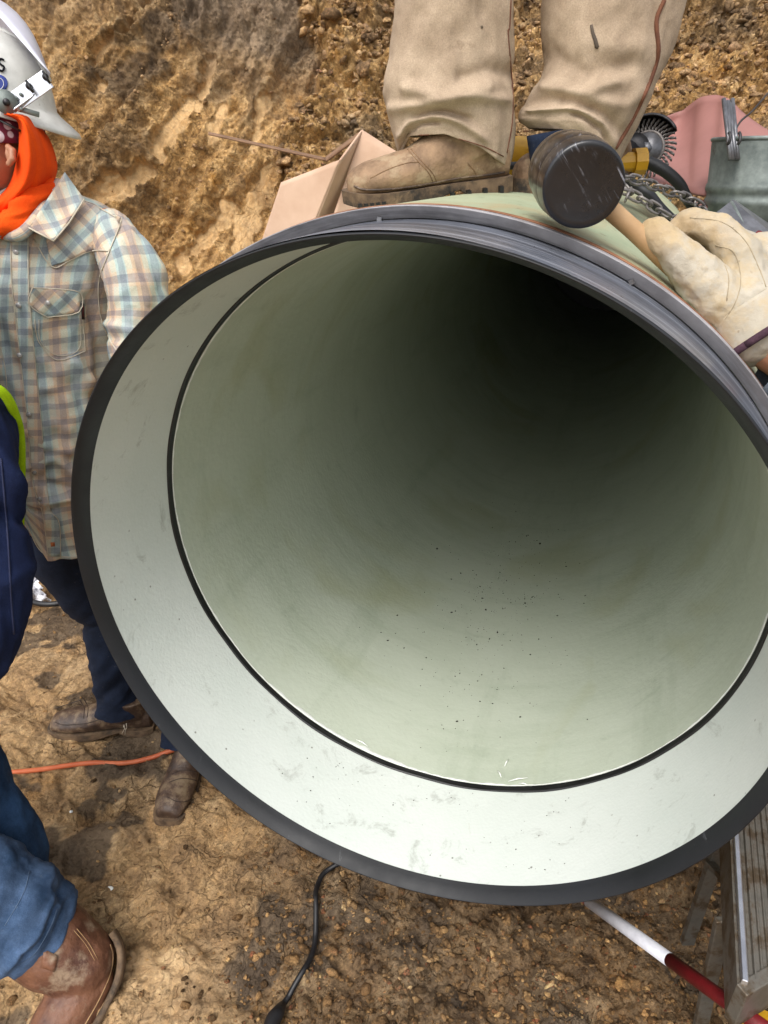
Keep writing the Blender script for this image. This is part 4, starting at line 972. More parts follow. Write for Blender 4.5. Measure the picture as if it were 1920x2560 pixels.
blob('torso_cloth', [ball(ca, (.13, .17, .15)), caps_chain([ca-YV*.16, ca+YV*.18], [.075, .075]), caps_chain([ca, cb_, cc_], [.13, .135, .145]),
    caps_chain([ca+YV*.19, cb_+YV*.25+Vector((-.06, 0, 0)), cb_+YV*.22+Vector((-.02, 0, -.26))], [.07, .058, .045])], M['navy'], pk, .008, 4)
blob('trousers', [caps_chain([cc_-YV*.07, D(-170, 1790, 1.40)], [.115, .095]), caps_chain([cc_+YV*.08, D(-100, 1640, 1.56), D(-60, 1720, 1.58)], [.115, .09, .086]), ball(cc_, (.14, .17, .12))], M['jean'], pk, .008, 4)
hdk = D(-285, 470, 1.24)
blob('cap', [ball(hdk+Vector((-.005, 0, .045)), (.108, .086, .075)), ball(hdk+Vector((.10, 0, .04)), (.07, .065, .012))], M['navy'], pk, .005, 3)
vt = quad_sheet('safety_vest', [D(-60, 800, 1.10), D(-18, 835, 1.12), D(44, 960, 1.22), D(-10, 960, 1.10)], M['lime'], pk, bulge=.02)
mk('vest_edge', tube([D(-30, 826, 1.10), D(8, 850, 1.125), D(32, 895, 1.17), D(46, 960, 1.22), D(46, 1110, 1.28), D(43, 1170, 1.30)], [.007, .008, .008, .007, .006, .006], 10, sub=6), M['lime'], pk)
blob('body', [ball(hdk, (.095, .075, .11)), ball(hdk+Vector((.095, 0, -.01)), (.018, .012, .02)), ball(hdk+Vector((.05, 0, -.07)), (.045, .05, .045)), ball(hdk+Vector((0, .076, -.005)), (.02, .01, .03)), ball(hdk+Vector((0, -.076, -.005)), (.02, .01, .03)), caps_chain([hdk, ca+Vector((0, 0, .08)), ca, cb_, cc_], [.05, .055, .10, .10, .10]), caps_chain([cc_, D(-170, 1790, 1.40), D(40, 1990, 1.52)], [.07, .055, .04]), caps_chain([cb_+YV*.22+Vector((-.02, 0, -.24)), cb_+YV*.20+Vector((0, 0, -.36))], [.03, .03])], M['skin'], pk, .007, 3)
mk('arm_hand_hose', ball(D(53, 1305-10, 1.9), .0001, n=3), M['black'], pk); bpy.data.objects.remove(bpy.data.objects['arm_hand_hose'])
# jeans: thigh behind, calf in front, reaching the boot
lg = sleeve('jeans', [D(-190, 1870, 1.42), D(-80, 1910, 1.44), D(0, 1955, 1.46), D(58, 1990, 1.49), D(96, 2016, 1.51)], [.105, .11, .108, .098, .088], M['jean'], pk, wr=.007, fs=30, seed=8,
    folds=[([(0, 1830), (60, 1880), (95, 1900)], 9, .006), ([(40, 1860), (130, 1930)], 6, -.010), ([(20, 2080), (80, 2020), (110, 1950)], 7, .010), ([(-10, 2030), (60, 2060)], 7, -.008), ([(100, 1900), (125, 1960)], 6, .006)])
th_ = sleeve('jeans_thigh', [D(-160, 1560, 1.52), D(-60, 1720, 1.58), D(20, 1830, 1.63), D(50, 1900, 1.66)], [.10, .088, .074, .06], M['denim'], lg, wr=.006, fs=12, seed=4)
trl = bvh(lg); dst = simple('denim stitch', '42566f', '566a84', 60, .8)
seam('cuff_stitch', trl, [(40, 2085), (75, 2060), (108, 2005), (124, 1962)], dst, lg, .0009, .0006, 6, 1.3); seam('cuff_stitch', trl, [(10, 2000), (50, 1930), (64, 1880)], dst, lg, .0008, .0006, 6, 1.3)
th_.data.materials[0] = fabric('worn denim', '1f3550', '38567c', sc=14, dirt=.66, dirtc='66758a', bs=.4)
# boot lying over: sole faces right, toe down
hl = D(252, 2035, 1.55); to = D(188, 2330, 1.42)
fw = (to-hl).normalized(); upv = (D(40, 2020, 1.46)-D(250, 2110, 1.5)).normalized()
bk = blob('boot', [caps_chain([D(60, 2000, 1.50), D(120, 2045, 1.51), D(172, 2078, 1.52)], [.088, .086, .074]),
    caps_chain([D(196, 2068, 1.53), D(170, 2140, 1.51), D(120, 2230, 1.47), D(70, 2330, 1.42)], [.046, .062, .060, .056]),
    caps_chain([D(205, 2075, 1.54), D(205, 2120, 1.52), D(172, 2200, 1.49), D(128, 2290, 1.44)], [.036, .040, .044, .044])], M['bootr'], pk, .004, 5)
bpy.context.view_layer.update(); dg = bpy.context.evaluated_depsgraph_get(); e_ = bk.evaluated_get(dg); bm_ = bmesh.new(); bm_.from_mesh(e_.to_mesh()); bm_.transform(bk.matrix_world); trb = BVHTree.FromBMesh(bm_); bm_.free()
path = crom([list(D(*q)) for q in ((238, 2016, 1.55), (250, 2036, 1.555), (257, 2066, 1.55), (252, 2110, 1.535), (232, 2160, 1.51), (204, 2212, 1.485), (160, 2290, 1.44))], 8)
V, Fc = [], []
for i in range(len(path)):
    p = Vector(path[i]); q = Vector(path[min(i+1, len(path)-1)])-Vector(path[max(i-1, 0)]); q.normalize(); vw = (p-O).normalized(); sd_ = q.cross(vw).normalized()
    for a_, b_ in ((0, -.045), (.006, -.047), (.013, -.040), (.0135, .03), (.006, .05), (-.004, .05), (-.006, 0)): V.append(p-sd_*(.009-a_)*-1*1+vw*b_)
for i in range(len(path)-1):
    for k in range(7): k2 = (k+1) % 7; Fc.append((i*7+k, i*7+k2, (i+1)*7+k2, (i+1)*7+k))
so_ = orient(mk('sole', (V, Fc), M['sole'], bk)); so_.matrix_parent_inverse = Matrix.Identity(4)
so_.matrix_parent_inverse = bk.matrix_world.inverted()
def bseam(pts, r=.0011, m_='thread', nm='stitching'):
    o_ = seam(nm, trb, pts, M[m_], bk, r, .0004, 6, 1.3); o_.matrix_parent_inverse = bk.matrix_world.inverted(); return o_
M['bstitch'] = simple('boot stitch', '8a6a48', 'a5855c', 60, .7)
bseam([(238, 2040), (244, 2065), (238, 2105), (214, 2160), (180, 2220)], .0014, 'bstitch')
bseam([(160, 2010), (185, 2040), (205, 2075)], .0007, 'bstitch'); bseam([(166, 2006), (192, 2038), (211, 2072)], .0007, 'bstitch')
ps = patch('pull_strap', trb, [(95, 2050), (125, 2065), (118, 2100), (88, 2090)], M['bootr'], bk, .003, .002, 2, fb=1.3); ps.matrix_parent_inverse = bk.matrix_world.inverted()

# ------------------------------------------------------------------ gloved hand with the mallet
ph = thing('person', 'person reaching in from the right edge with a cream leather glove gripping the mallet', 'person', D(1700, 800, .95))
H = lambda x, y, t: D(x, y, t)
tg = .88
fore = blob('body', [caps_chain([H(1560, 650, tg+.01), H(1640, 730, tg), H(1760, 800, tg-.02), H(1990, 900, tg-.05), Vector((.98, .52, 1.42)), Vector((1.15, .5, 1.40)), Vector((1.15, .5, 1.0))], [.030, .030, .036, .044, .05, .09, .10]), caps_chain([(1.15, .5, 1.4), (1.12, .5, 1.56)], [.06, .05]), ball((1.10, .51, 1.66), (.095, .078, .115)), ball((1.0, .515, 1.655), (.02, .012, .02)), ball((1.05, .51, 1.59), (.05, .05, .045)), caps_chain([(1.15, .4, .95), (1.14, .38, .5), (1.16, .37, .12)], [.07, .05, .04]), caps_chain([(1.15, .62, .95), (1.14, .64, .5), (1.16, .65, .12)], [.07, .05, .04]), caps_chain([(1.16, .28, 1.4), (1.12, .2, 1.12), (.98, .22, .95)], [.05, .04, .03])], M['skin'], ph, .004, 3)
glv = blob('glove', [
    caps_chain([H(1590, 690, tg), H(1550, 650, tg-.005), H(1500, 590, tg-.012), H(1452, 535, tg-.014), H(1412, 500, tg-.008)], [.034, .036, .029, .021, .0185]),           # thumb
    caps_chain([H(1610, 660, tg), H(1598, 560, tg+.004), H(1550, 500, tg+.006), H(1490, 480, tg+.012), H(1462, 500, tg+.02)], [.034, .030, .0215, .018, .016]),       # index
    caps_chain([H(1640, 650, tg+.02), H(1620, 560, tg+.028), H(1570, 510, tg+.036), H(1505, 500, tg+.042), H(1480, 530, tg+.04)], [.034, .030, .020, .0175, .016]),
    caps_chain([H(1640, 660, tg+.04), H(1630, 590, tg+.05), H(1580, 545, tg+.058), H(1520, 540, tg+.062), H(1500, 570, tg+.05)], [.032, .028, .019, .0165, .015]),
    caps_chain([H(1640, 690, tg+.055), H(1630, 630, tg+.064), H(1590, 590, tg+.072), H(1540, 585, tg+.074)], [.030, .024, .017, .015]),
    ball(H(1600, 620, tg+.012), (.036, .034, .046)), caps_chain([H(1600, 650, tg+.005), H(1622, 715, tg)], [.043, .045]),
    ball(H(1640, 560, tg+.015), (.03, .028, .034))], M['glove'], ph, .0026, 3, .5)
tx = bpy.data.textures.new('crumple', 'CLOUDS'); tx.noise_scale = .022; tx.noise_depth = 3
mod(glv, 'DISPLACE', texture=tx, strength=.005, mid_level=.55, texture_coords='GLOBAL')
tx2 = bpy.data.textures.new('creases', 'VORONOI'); tx2.noise_scale = .016; tx2.noise_scale = .016
mod(glv, 'DISPLACE', texture=tx2, strength=.0035, mid_level=.4, texture_coords='GLOBAL')
# cuff: flared leather tube with a dark binding
cf = [H(1596, 668, tg), H(1618, 700, tg-.002), H(1640, 730, tg-.005)]
cuff = mk('cuff', tube(cf, [.044, .0455, .048], 48, False, sub=6), M['glove'], glv); mod(cuff, 'SOLIDIFY', thickness=.003)
cuff.matrix_parent_inverse = Matrix.Identity(4)
ax_ = (Vector(cf[2])-Vector(cf[0])).normalized(); s_a = ax_.cross(Vector((0, 0, 1))).normalized(); s_b = ax_.cross(s_a)
rim = [Vector(cf[2])+(s_a*math.cos(a)+s_b*math.sin(a))*.0485 for a in np.linspace(0, 2*math.pi, 40)]
bnd = mk('binding', tube(rim, .0052, 10), M['purple'], glv)
bnd.matrix_parent_inverse = Matrix.Identity(4)
GB = Vector((1.15, .5, 0))
blob('shirt', [ball((1.15, .5, 1.30), (.13, .19, .17)), caps_chain([(1.15, .34, 1.41), (1.15, .66, 1.41)], [.075, .075]), caps_chain([(1.15, .5, 1.3), (1.15, .5, .95)], [.14, .14]), caps_chain([(1.16, .29, 1.4), (1.13, .2, 1.14), (1.02, .215, 1.0)], [.068, .056, .048])], M['navy'], ph, .009, 4)
blob('trousers', [ball((1.15, .5, .93), (.14, .17, .13)), caps_chain([(1.15, .41, .9), (1.14, .38, .5), (1.16, .37, .12)], [.11, .085, .07]), caps_chain([(1.15, .6, .9), (1.14, .64, .5), (1.16, .65, .12)], [.11, .085, .07])], M['denim'], ph, .009, 4)
blob('hard_hat', [ball((1.105, .51, 1.715), (.125, .105, .085)), ball((1.08, .51, 1.70), (.155, .12, .012))], M['helmet'], ph, .006, 2)
for yy in (.37, .65): boot(ph, (1.24, yy, 0), frame(Vector((-1, 0, 0))), .31, M['bootd'], shaft=.14, heelh=.026)
sleeve('shirt_cuff', [H(1672, 775, tg-.012), H(1760, 815, tg-.02), H(1990, 905, tg-.05), Vector((.98, .52, 1.42)), Vector((1.12, .53, 1.40))], [.052, .056, .064, .075, .075], fabric('grey blue cloth', '6a7480', '8a949e', sc=20), ph, wr=.004)
def gseam(pts):
    dg = bpy.context.evaluated_depsgraph_get(); e = glv.evaluated_get(dg); me = e.to_mesh(); bm = bmesh.new(); bm.from_mesh(me); bm.transform(glv.matrix_world); tr = BVHTree.FromBMesh(bm); bm.free(); e.to_mesh_clear(); return tr
bpy.context.view_layer.update(); trg = gseam(None)
gt = simple('glove thread', '8d8068', 'a09278', 60, .8)
for pts in ([(1545, 530), (1585, 545), (1600, 600), (1590, 650), (1560, 700)], [(1490, 470), (1560, 480), (1610, 520), (1640, 580), (1655, 620)], [(1560, 560), (1574, 600), (1570, 650)]):
    s3 = seam('seam', trg, pts, gt, glv, .0006, .0002, 6, .98); s3.matrix_parent_inverse = Matrix.Identity(4)
# mallet
ml = thing('mallet', 'big black rubber mallet with a wooden handle, held over the crown of the pipe', 'mallet', D(1250, 390, .84))
fc, bc = D(1262, 402, .80), D(1213, 362, .925)
ax = (bc-fc).normalized()
def mrev(prof):
    a = Vector((0, 0, 1)).cross(ax).normalized(); b = ax.cross(a); V, Fc = [], []; n = 72
    for d, r in prof:
        for k in range(n): th = 2*math.pi*k/n; V.append(fc+ax*d+(a*math.cos(th)+b*math.sin(th))*r)
    for i in range(len(prof)-1):
        for k in range(n): k2 = (k+1) % n; Fc.append((i*n+k, i*n+k2, (i+1)*n+k2, (i+1)*n+k))
    return V, Fc
RM = .0475
hdm = orient(mk('head', mrev([(.0035, .0005), (.0025, RM*.5), (.001, RM*.8), (0, RM*.93), (.0015, RM*.985), (.005, RM), (.03, RM*1.03), (.034, RM*1.035), (.036, RM*1.02), (.038, RM*1.035), (.065, RM*1.06), (.092, RM*1.035), (.094, RM*1.02), (.096, RM*1.035), (.125, RM), (.130, RM*.95), (.131, .0005)]), M['mallet'], ml))
hs_, he = fc+ax*.066, H(1500, 612, tg+.012)
mk('handle', tube([hs_, hs_.lerp(he, .35), hs_.lerp(he, .5), hs_.lerp(he, .75), he], [.012, .0118, .0118, .014, .016], 28, sub=5), M['wood'], ml)

# ------------------------------------------------------------------ cardboard box
cb = thing('cardboard_box', 'open cardboard box with a bent flap standing behind the pipe', 'box', (-.1, 2.2, .95))
def sheet(name, c, mat, parent, thick=.005, n=24, bulge=0.0):
    o = quad_sheet(name, c, mat, parent, n, bulge, thick)
    for v in o.data.vertices:
        p = v.co-C0; q = p.dot(E1)
        if math.hypot(q, p.z) < .602 and p.dot(AX) > 0: v.co.z = C0.z+math.sqrt(max(.0, .602**2-q*q)) if abs(q) < .6 else v.co.z
    return o
Yb = 1.95
pA, pB, pC, pD = DY(608, 394, Yb+.02), DY(733, 345, Yb+.10), DY(560, 540, Yb+.0), DY(690, 540, Yb+.08)
zd = lambda p, z: Vector((p.x, p.y, z))
down = lambda top, bot: top+(bot-top)*2.2
sheet('panel', [DY(608, 394, 1.97), DY(735, 345, 1.93), down(DY(735, 345, 1.93), DY(672, 500, 1.93)), down(DY(608, 394, 1.97), DY(566, 520, 1.97))], M['card'], cb)
sheet('panel', [DY(735, 345, 1.93), DY(782, 281, 2.06), down(DY(782, 281, 2.06), DY(730, 470, 2.06)), down(DY(735, 345, 1.93), DY(672, 500, 1.93))], M['card'], cb, bulge=-.01)
sheet('panel', [DY(782, 281, 2.06), DY(858, 328, 2.02), down(DY(858, 328, 2.02), DY(850, 500, 2.02)), down(DY(782, 281, 2.06), DY(715, 480, 1.93))], M['card'], cb, bulge=.01)
sheet('flap', [DY(450, 286, 2.20), DY(704, 342, 2.12), DY(704, 347, 2.07), DY(450, 290, 2.16)], M['cardin'], cb, .004)
sheet('flap', [DY(704, 341, 2.12), DY(778, 286, 2.09), DY(778, 294, 2.08), DY(704, 348, 2.06)], M['cardin'], cb, .006)

# ------------------------------------------------------------------ tools on top of the pipe
# angle grinder with wire wheel
gr = thing('angle_grinder', 'yellow bodied angle grinder with a knotted wire wheel lying on the pipe', 'grinder', D(1300, 380, 1.55))
gb = blob('body', [caps_chain([D(1100, 343, 1.56), D(1180, 345, 1.57), D(1250, 346, 1.58)], [.046, .05, .034])], M['yellow'], gr, .005, 4)
gh = mk('gear_head', merge(tube([D(1300, 345, 1.60), D(1365, 335, 1.62)], [.034, .036], 24), ball(D(1372, 325, 1.62), .038)), M['steel'], gr)
WC, WN = D(1397, 322, 1.60), Vector((-.45, -.86, .15)).normalized()
wa = WN.cross(Vector((0, 0, 1))).normalized(); wb = wa.cross(WN)
wp = lambda a, r, d=0: WC+(wa*math.cos(a)+wb*math.sin(a))*r+WN*d
mk('hub_disc', merge(tube([wp(0, 0, -.006), wp(0, 0, .006)], .034, 40), tube([wp(0, 0, .004), wp(0, 0, .018)], .013, 6)), M['steel2'], gr)
mk('hub_ring', tube([wp(a, .036) for a in np.linspace(0, 2*math.pi, 49)], .005, 8), M['chain'], gr)
kn = []
for k in range(34):
    a = 2*math.pi*k/34; P_ = []
    for i in range(2):
        for ph_ in (0,):
            pts_ = []
            for j in range(9):
                u = j/8; r = .036+u*.028; tw = u*9+i*math.pi; off = .0022*(1-u*.3)
                pts_.append(wp(a+.20*u+off*math.cos(tw)/r, r, off*math.sin(tw)))
            kn.append(tube(pts_, [.0020]*7+[.0024, .0018], 5))
mk('wire_wheel', merge(*kn), M['chain'], gr)
# guard
V, Fc = [], []; n = 30
for i in range(n+1):
    a = R(-20)+R(165)*i/n
    for (r, d) in ((.035, -.018), (.070, -.018), (.072, .014), (.067, .018)): V.append(wp(math.pi-a+.3 if False else a, r, d))
for i in range(n):
    for j in range(3): Fc.append((i*4+j, i*4+j+1, (i+1)*4+j+1, (i+1)*4+j))
gd = mk('guard', (V, Fc), M['steel'], gr); mod(gd, 'SOLIDIFY', thickness=.002)
mk('side_handle', tube([D(1095, 358, 1.50), D(1150, 358, 1.50)], [.008, .008], 14), M['cable'], gr)
# yellow plug with thick cord
pl = thing('power_cord', 'thick black power cord with a yellow plug beside the wire wheel', 'cord', D(1395, 350, 1.45))
pb_, pe = D(1330, 352, 1.44), D(1392, 348, 1.44)
mk('plug', merge(tube([pb_, pb_.lerp(pe, .62)], .0195, 10), tube([pb_.lerp(pe, .60), pe], [.0265, .0265], 10)), M['yellow'], pl, False)
mk('cord', tube([pe, D(1410, 355, 1.44), D(1440, 372, 1.44), D(1468, 398, 1.45), D(1482, 425, 1.47), D(1500, 450, 1.52), D(1540, 470, 1.6)], [.011, .0125, .012, .0115, .011, .0095, .0095], 16, sub=6), M['cable'], pl)
mk('cord', tube([D(1345, 385, 1.30), D(1375, 405, 1.31), D(1400, 420, 1.31), D(1425, 450, 1.32), D(1450, 475, 1.33)], .0105, 14, sub=6), M['cable'], pl)
# chain
ch = thing('chain', 'rusty grey steel chain draped across the pipe behind the glove', 'chain', D(1430, 430, 1.2))
def link_mesh(c, fwd, roll, L=.020, W_=.019, r=.0024):
    f = Vector(fwd).normalized(); s = f.cross(Vector((0, 0, 1))).normalized(); u = s.cross(f); s2 = s*math.cos(roll)+u*math.sin(roll); pts_ = []
    for k in range(17):
        a = 2*math.pi*k/16; x = math.cos(a); y = math.sin(a)
        pts_.append(c+f*(math.copysign(L*.5*.45, x)*(1 if abs(x) > .01 else 0)+x*L*.28)+s2*y*W_*.42)
    return tube(pts_, r, 8)
for strand in ([(1342, 384, 1.20), (1375, 388, 1.21), (1410, 400, 1.23), (1450, 415, 1.25), (1490, 430, 1.27), (1520, 452, 1.29), (1512, 468, 1.27), (1488, 462, 1.25), (1470, 468, 1.22), (1450, 478, 1.20)], [(1340, 412, 1.17), (1370, 422, 1.18), (1400, 440, 1.185), (1430, 458, 1.19), (1450, 470, 1.19)], [(1348, 398, 1.19), (1360, 415, 1.18), (1352, 430, 1.17)]):
    P_ = [Vector(p) for p in crom([list(D(*q)) for q in strand], 20)]; acc = 0; last = P_[0]; k = 0; step = .0195
    for i in range(1, len(P_)):
        acc += (P_[i]-P_[i-1]).length
        if acc >= step:
            acc = 0; mk('link', link_mesh((P_[i]+last)/2, P_[i]-last, (math.pi/2 if k % 2 else 0)+.35, .028), M['chain'], ch); last = P_[i]; k += 1
# red rubber sheet
rs = thing('rubber_sheet', 'curled dull red rubber sheet leaning behind the bucket', 'sheet', D(1560, 330, 2))
tp = [(1395, 300), (1420, 262), (1452, 246), (1480, 236), (1500, 222), (1520, 210), (1555, 207), (1572, 214), (1600, 245), (1640, 275), (1700, 310)]
bt_ = [(1400, 392), (1425, 400), (1440, 402), (1460, 407), (1485, 415), (1500, 422), (1530, 424), (1560, 412), (1590, 396), (1640, 390), (1700, 390)]
V, Fc = [], []; T_, B_ = crom([list(p) for p in tp], 8), crom([list(p) for p in bt_], 8); n = 14
for i in range(len(T_)):
    u = i/(len(T_)-1)
    for j in range(n+1):
        v = j/n; x = T_[i][0]*(1-v)+B_[i][0]*v; y = T_[i][1]*(1-v)+B_[i][1]*v
        V.append(DY(x, y, 2.15+.10*math.sin(u*5.2+.6)-.42*v*v+.05*math.sin(3*v+u*4)))
for i in range(len(T_)-1):
    for j in range(n): k = i*(n+1)+j; Fc.append((k, k+n+1, k+n+2, k+1))
o = orient(mk('sheet', (V, Fc), M['redsheet'], rs)); mod(o, 'SOLIDIFY', thickness=.006)
quad_sheet('sheet_fold', [DY(1500, 440, 1.62), DY(1600, 400, 1.85), DY(1750, 420, 1.85), DY(1700, 500, 1.6)], M['redsheet'], rs, bulge=.01)
# galvanised bucket with welding rods
bkT = D(1684, 302, 1.42); bz0 = bkT.z
bu = thing('bucket', 'dented galvanised steel bucket at the right edge with rods hooked on its rim', 'bucket', (bkT.x, bkT.y, 1.36))
V, Fc = [], []; n = 64
prof = [(0, .125), (-.006, .1255), (-.08, .119), (-.084, .1215), (-.094, .1215), (-.098, .1175), (-.108, .117), (-.112, .1195), (-.120, .119), (-.124, .115), (-.28, .100)]
for z, r in prof:
    for k in range(n):
        a = 2*math.pi*k/n; V.append((bkT.x+r*math.cos(a)*1.04, bkT.y+r*math.sin(a)*.9, bz0+z))
for i in range(len(prof)-1):
    for k in range(n): k2 = (k+1) % n; Fc.append((i*n+k, i*n+k2, (i+1)*n+k2, (i+1)*n+k))
Fc.append(tuple(range((len(prof)-1)*n, len(prof)*n)))
o = orient(mk('bucket_body', (V, Fc), M['galv'], bu)); mod(o, 'SOLIDIFY', thickness=.002)
mk('rim', tube([(bkT.x+.130*math.cos(a), bkT.y+.1125*math.sin(a), bz0+.001) for a in np.linspace(0, 2*math.pi, 65)], .004, 10), M['galv'], bu)
for x in (1575, 1597): mk('hook', tube([D(x, 286, 1.27), D(x+2, 292, 1.268), D(x+1, 305, 1.27), D(x-3, 312, 1.275)], .0028, 8, sub=3), M['steel'], bu)
for k, (x0, x1) in enumerate(((1563, 1573), (1570, 1578), (1576, 1584), (1582, 1590), (1573, 1586), (1567, 1580))):
    rd = mk('welding_rod', tube([D(x0, 214+5*(k % 3), 1.36+.01*k), D(x1, 300, 1.345+.01*k), D(x1+4, 345, 1.345+.01*k)], .0042, 8), M['steel2'], None); tag(rd, ['leftmost grey welding rod standing in the bucket', 'second grey welding rod from the left, standing in the bucket', 'middle grey welding rod in front of the bucket bundle', 'rightmost grey welding rod standing in the bucket', 'grey welding rod leaning to the right inside the bucket bundle', 'grey welding rod at the back of the bucket bundle'][k], 'rod', 'welding rods in the bucket')
rd = mk('wire', tube([D(1583, 292, 1.40), D(1600, 262, 1.45), D(1625, 240, 1.5), (D(1660, 200, 1.6))], .0022, 8, sub=5), M['steel'], None); tag(rd, 'thin bent dark wire sticking out behind the galvanised bucket', 'wire')
# steel box with red label behind the glove
bx = thing('steel_case', 'scuffed grey steel case with a red round label behind the glove', 'case', D(1620, 520, 1.15))
A1, B1_, C1, D1 = D(1560, 455, 1.16), D(1585, 438, 1.20), D(1760, 660, 1.10), D(1500, 520, 1.12)
V = [D(1582, 437, 1.16), D(1700, 540, 1.10), D(1720, 720, 1.08), D(1530, 475, 1.13), D(1560, 620, 1.10), D(1640, 700, 1.08), D(1585, 437, 1.30), D(1720, 530, 1.28)]
o = mk('case_body', ([V[0], V[1], V[2], V[5], V[4], V[3], V[6], V[7]], [(0, 1, 2, 3, 4, 5), (0, 6, 7, 1), (0, 5, 6), (1, 7, 2)]), M['steel2'], bx, False); mod(o, 'SOLIDIFY', thickness=.004)
mk('case_edge', tube([D(1580, 438, 1.155), D(1612, 500, 1.12), D(1660, 585, 1.09)], .0035, 8), M['galv'], bx)
dm = [D(1648+26*math.cos(a)*.8, 545+44*math.sin(a)+26*math.cos(a)*.7, 1.095-.0003*0) for a in np.linspace(0, 2*math.pi, 24, endpoint=False)]
mk('label', (dm, [tuple(range(24))]), M['redpaint'], bx, False)
o = mk('white_tube', tube([D(1095, 392, 1.48), D(1150, 385, 1.50), D(1300, 372, 1.56)], .011, 16), M['whitepaint'], None); tag(o, 'white plastic tube lying on the pipe behind the boot heel', 'tube')

# ------------------------------------------------------------------ things on the ground
def gcurve(pts, z, r, sub=8): return tube([DZ(x, y, z+0)+Vector((0, 0, 0)) for x, y in pts], r, 14, sub=sub)
def drape(pts, r, sub=10, lift=.6):
    P_ = [Vector(p) for p in crom([list(DZ(x, y, 0)) for x, y in pts], sub)]; Zs = [max(gz(p.x+a*r, p.y+b*r) for a in (-1, 0, 1) for b in (-1, 0, 1)) for p in P_]
    k = 5; Zm = [sum(Zs[max(0, i-k):i+k+1])/len(Zs[max(0, i-k):i+k+1]) for i in range(len(Zs))]
    return [Vector((p.x, p.y, z+r*lift)) for p, z in zip(P_, Zm)]
o = mk('air_hose', tube(drape([(-120, 1745), (0, 1704), (70, 1688), (180, 1664), (270, 1656), (360, 1636), (450, 1610)], .0072, lift=.2), .0072, 16), M['orangehose'], None); tag(o, 'dirty orange air hose running across the clay ground', 'hose')
cb2 = thing('black_cable', 'black rubber cable with a plug lying on the soil below the pipe', 'cable', DZ(680, 2000, 0))
cp = [Vector(p) for p in drape([(900, 1915), (840, 1897), (790, 1892), (735, 1893), (700, 1908), (685, 1945), (684, 1990), (680, 2050), (662, 2100), (632, 2140), (610, 2170)], .0062)]
mk('cable', tube(cp, .0062, 14), M['cable'], cb2)
mk('plug', tube([cp[-1], DZ(600, 2188, .02), DZ(590, 2205, .022), DZ(580, 2240, .022)], [.008, .014, .0165, .017], 16, sub=4), M['cable'], cb2)
o = mk('hose_coil', tube([DZ(180, 1160, .06), DZ(110, 1190, .06), DZ(72, 1222, .06), DZ(85, 1242, .06), DZ(150, 1246, .06)], .012, 12, sub=8), M['cable'], None); tag(o, 'upper loop of black hose on the ground behind the plaid shirt man', 'hose')
o = mk('hose_coil', tube([DZ(30, 1262, .06), DZ(60, 1295, .06), DZ(100, 1305, .06), DZ(145, 1298, .06), DZ(200, 1270, .06)], .011, 12, sub=8), M['cable'], None); tag(o, 'lower loop of black hose beside the white rag', 'hose')
# white rag
V, Fc = [], []; n = 22; rp = [(20, 1165, 60, 1165), (20, 1200, 72, 1195), (20, 1240, 82, 1245), (15, 1275, 95, 1280), (0, 1300, 115, 1303)]
RP = crom([list(a) for a in rp], 6)
for i, q in enumerate(RP):
    for j in range(n+1):
        u = j/n; x = q[0]*(1-u)+q[2]*u+4*math.sin(i*2.1)*u; y = q[1]*(1-u)+q[3]*u+5*math.sin(u*19)*i/(len(RP)-1); v = i/(len(RP)-1)
        V.append(DZ(x, y, .20*(1-v)**1.2+.035+.014*math.sin(u*17+i*.6)+.012*math.sin(i*.8+u*9)+.006*math.sin(u*31-i*.9)))
for i in range(len(RP)-1):
    for j in range(n): k = i*(n+1)+j; Fc.append((k, k+1, k+n+2, k+n+1))
o = mk('rag', (V, Fc), M['rag'], None); mod(o, 'SOLIDIFY', thickness=.002); tag(o, 'crumpled white rag on the ground by the black hose', 'rag')
# red and white pole
po = thing('ranging_pole', 'red and white striped pole lying on the soil below the pipe rim', 'pole', DZ(1450, 2085, 0))
a0, a1 = DZ(1200, 1895, .09), D(1720, 2272, 1.02)
def pp(x):
    lo, hi = 0.0, 1.0
    for _ in range(40):
        m_ = (lo+hi)/2; q = a0.lerp(a1, m_)
        if float(proj(q.x, q.y, q.z)[0]) < x: lo = m_
        else: hi = m_
    return a0.lerp(a1, lo)
sg = [(1200, 1272, 'redpaint', .0105), (1272, 1447, 'whitepaint', .0125), (1447, 1716, 'redpaint', .0125)]
for x0, x1, m_, r_ in sg: mk('white_band' if m_ == 'whitepaint' else 'red_band', tube([pp(x0), pp(x1)], r_, 24), M[m_], po)
# aluminium step platform
st_ = thing('step_platform', 'ribbed aluminium work platform standing at the lower right', 'step', DZ(1620, 2100, 0))
zt = .50
q0, q1, q2, q3 = DZ(1586, 1700, zt), DZ(1612, 2130, zt), DZ(1800, 2010, zt), DZ(1760, 1640, zt)
ex_ = (q2-q1); ey_ = (q0-q1)
nr = 13; V, Fc = [], []; pr = []
for k in range(nr):
    u = k/nr; hgt = .006 if k % 3 == 1 else .003
    for du, h in ((.0, 0), (.012, hgt), (.028, hgt), (.04, 0)): pr.append((u+du, h))
pr.append((1, 0))
for v in (0, 1):
    for u, h in pr: V.append(q1+ex_*u+ey_*v+Vector((0, 0, h)))
m_ = len(pr)
for k in range(m_-1): Fc.append((k, k+1, m_+k+1, m_+k))
dk_ = mk('deck', (V, Fc), M['alu'], st_, False); mod(dk_, 'SOLIDIFY', thickness=.003, offset=-1)
o = mk('side_rail', beam(q1+Vector((-.012, 0, -.04)), q0+Vector((-.012, 0, -.04)), .004, .085), M['alu'], st_, False)
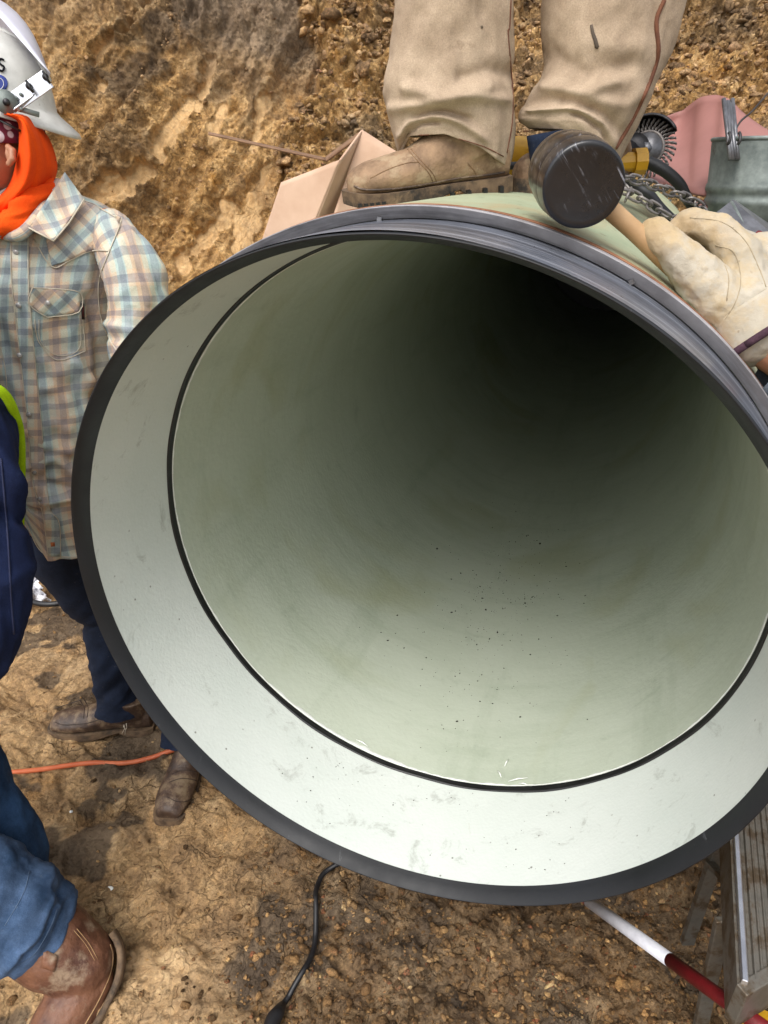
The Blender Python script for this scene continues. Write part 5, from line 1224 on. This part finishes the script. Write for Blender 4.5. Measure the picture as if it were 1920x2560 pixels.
o = mk('rail_lip', beam(q1+Vector((-.004, 0, .006)), q0+Vector((-.004, 0, .006)), .010, .012), M['alub'], st_, False); bevel(o, .002)
o = mk('side_rail', beam(q1+Vector((-.012, -.008, -.04)), q2+Vector((.0, -.008, -.04)), .02, .09), M['alu'], st_, False); bevel(o, .002)
for (x, y, x2, y2, nm) in ((1562, 1985, 1510, 2230, 'leg'),):
    a, b = DZ(x, y, zt-.08), DZ(x2, y2, 0.0)
    o = mk(nm, beam(a, b, .028, .012, (0, 1, 0)), M['alu'], st_, False); bevel(o, .002)
o = mk('brace', beam(DZ(1515, 1845, .28), DZ(1590, 1925, .33), .022, .008, (0, 1, 0)), M['alu'], st_, False)
for cnr in (q0, q2, q3):
    b_ = Vector((cnr.x*1.0, cnr.y, 0)); a_ = cnr-Vector((0, 0, .05)); cx_ = (q0+q2)/2; ins = (Vector((cx_.x, cx_.y, 0))-Vector((cnr.x, cnr.y, 0)))*.08
    o = mk('leg', beam(a_+ins, b_+ins*.6, .028, .014, (0, 1, 0)), M['alu'], st_, False)
o = mk('side_rail', beam(q2+Vector((0, 0, -.04)), q3+Vector((0, 0, -.04)), .004, .085), M['alu'], st_, False)
o = mk('side_rail', beam(q3+Vector((0, 0, -.04)), q0+Vector((0, 0, -.04)), .02, .08), M['alu'], st_, False)
tg_ = thing('level_case', 'yellow and black plastic tool part in the lower right corner under the platform', 'tool', DZ(1640, 2190, 0))
o = mk('yellow_body', merge(beam(DZ(1590, 2180, .28), DZ(1760, 2235, .28), .06, .04)), M['yellow'], tg_, False); bevel(o, .006)
o = mk('black_edge', merge(beam(DZ(1625, 2150, .30), DZ(1760, 2205, .30), .035, .03)), M['black'], tg_, False); bevel(o, .004)
# flat pebbles
for (x, y) in ((237, 1922), (158, 1768-0)):
    p = DZ(x, y, 0); o = mk('white_pebble', ball((p.x, p.y, gz(p.x, p.y)+.003), (.010 if x > 200 else .005, .007 if x > 200 else .004, .003), n=8), M['caulk'], None); tag(o, 'white flake on the clay right of the blue jeans' if x > 200 else 'tiny white flake on the clay below the orange hose', 'flake')
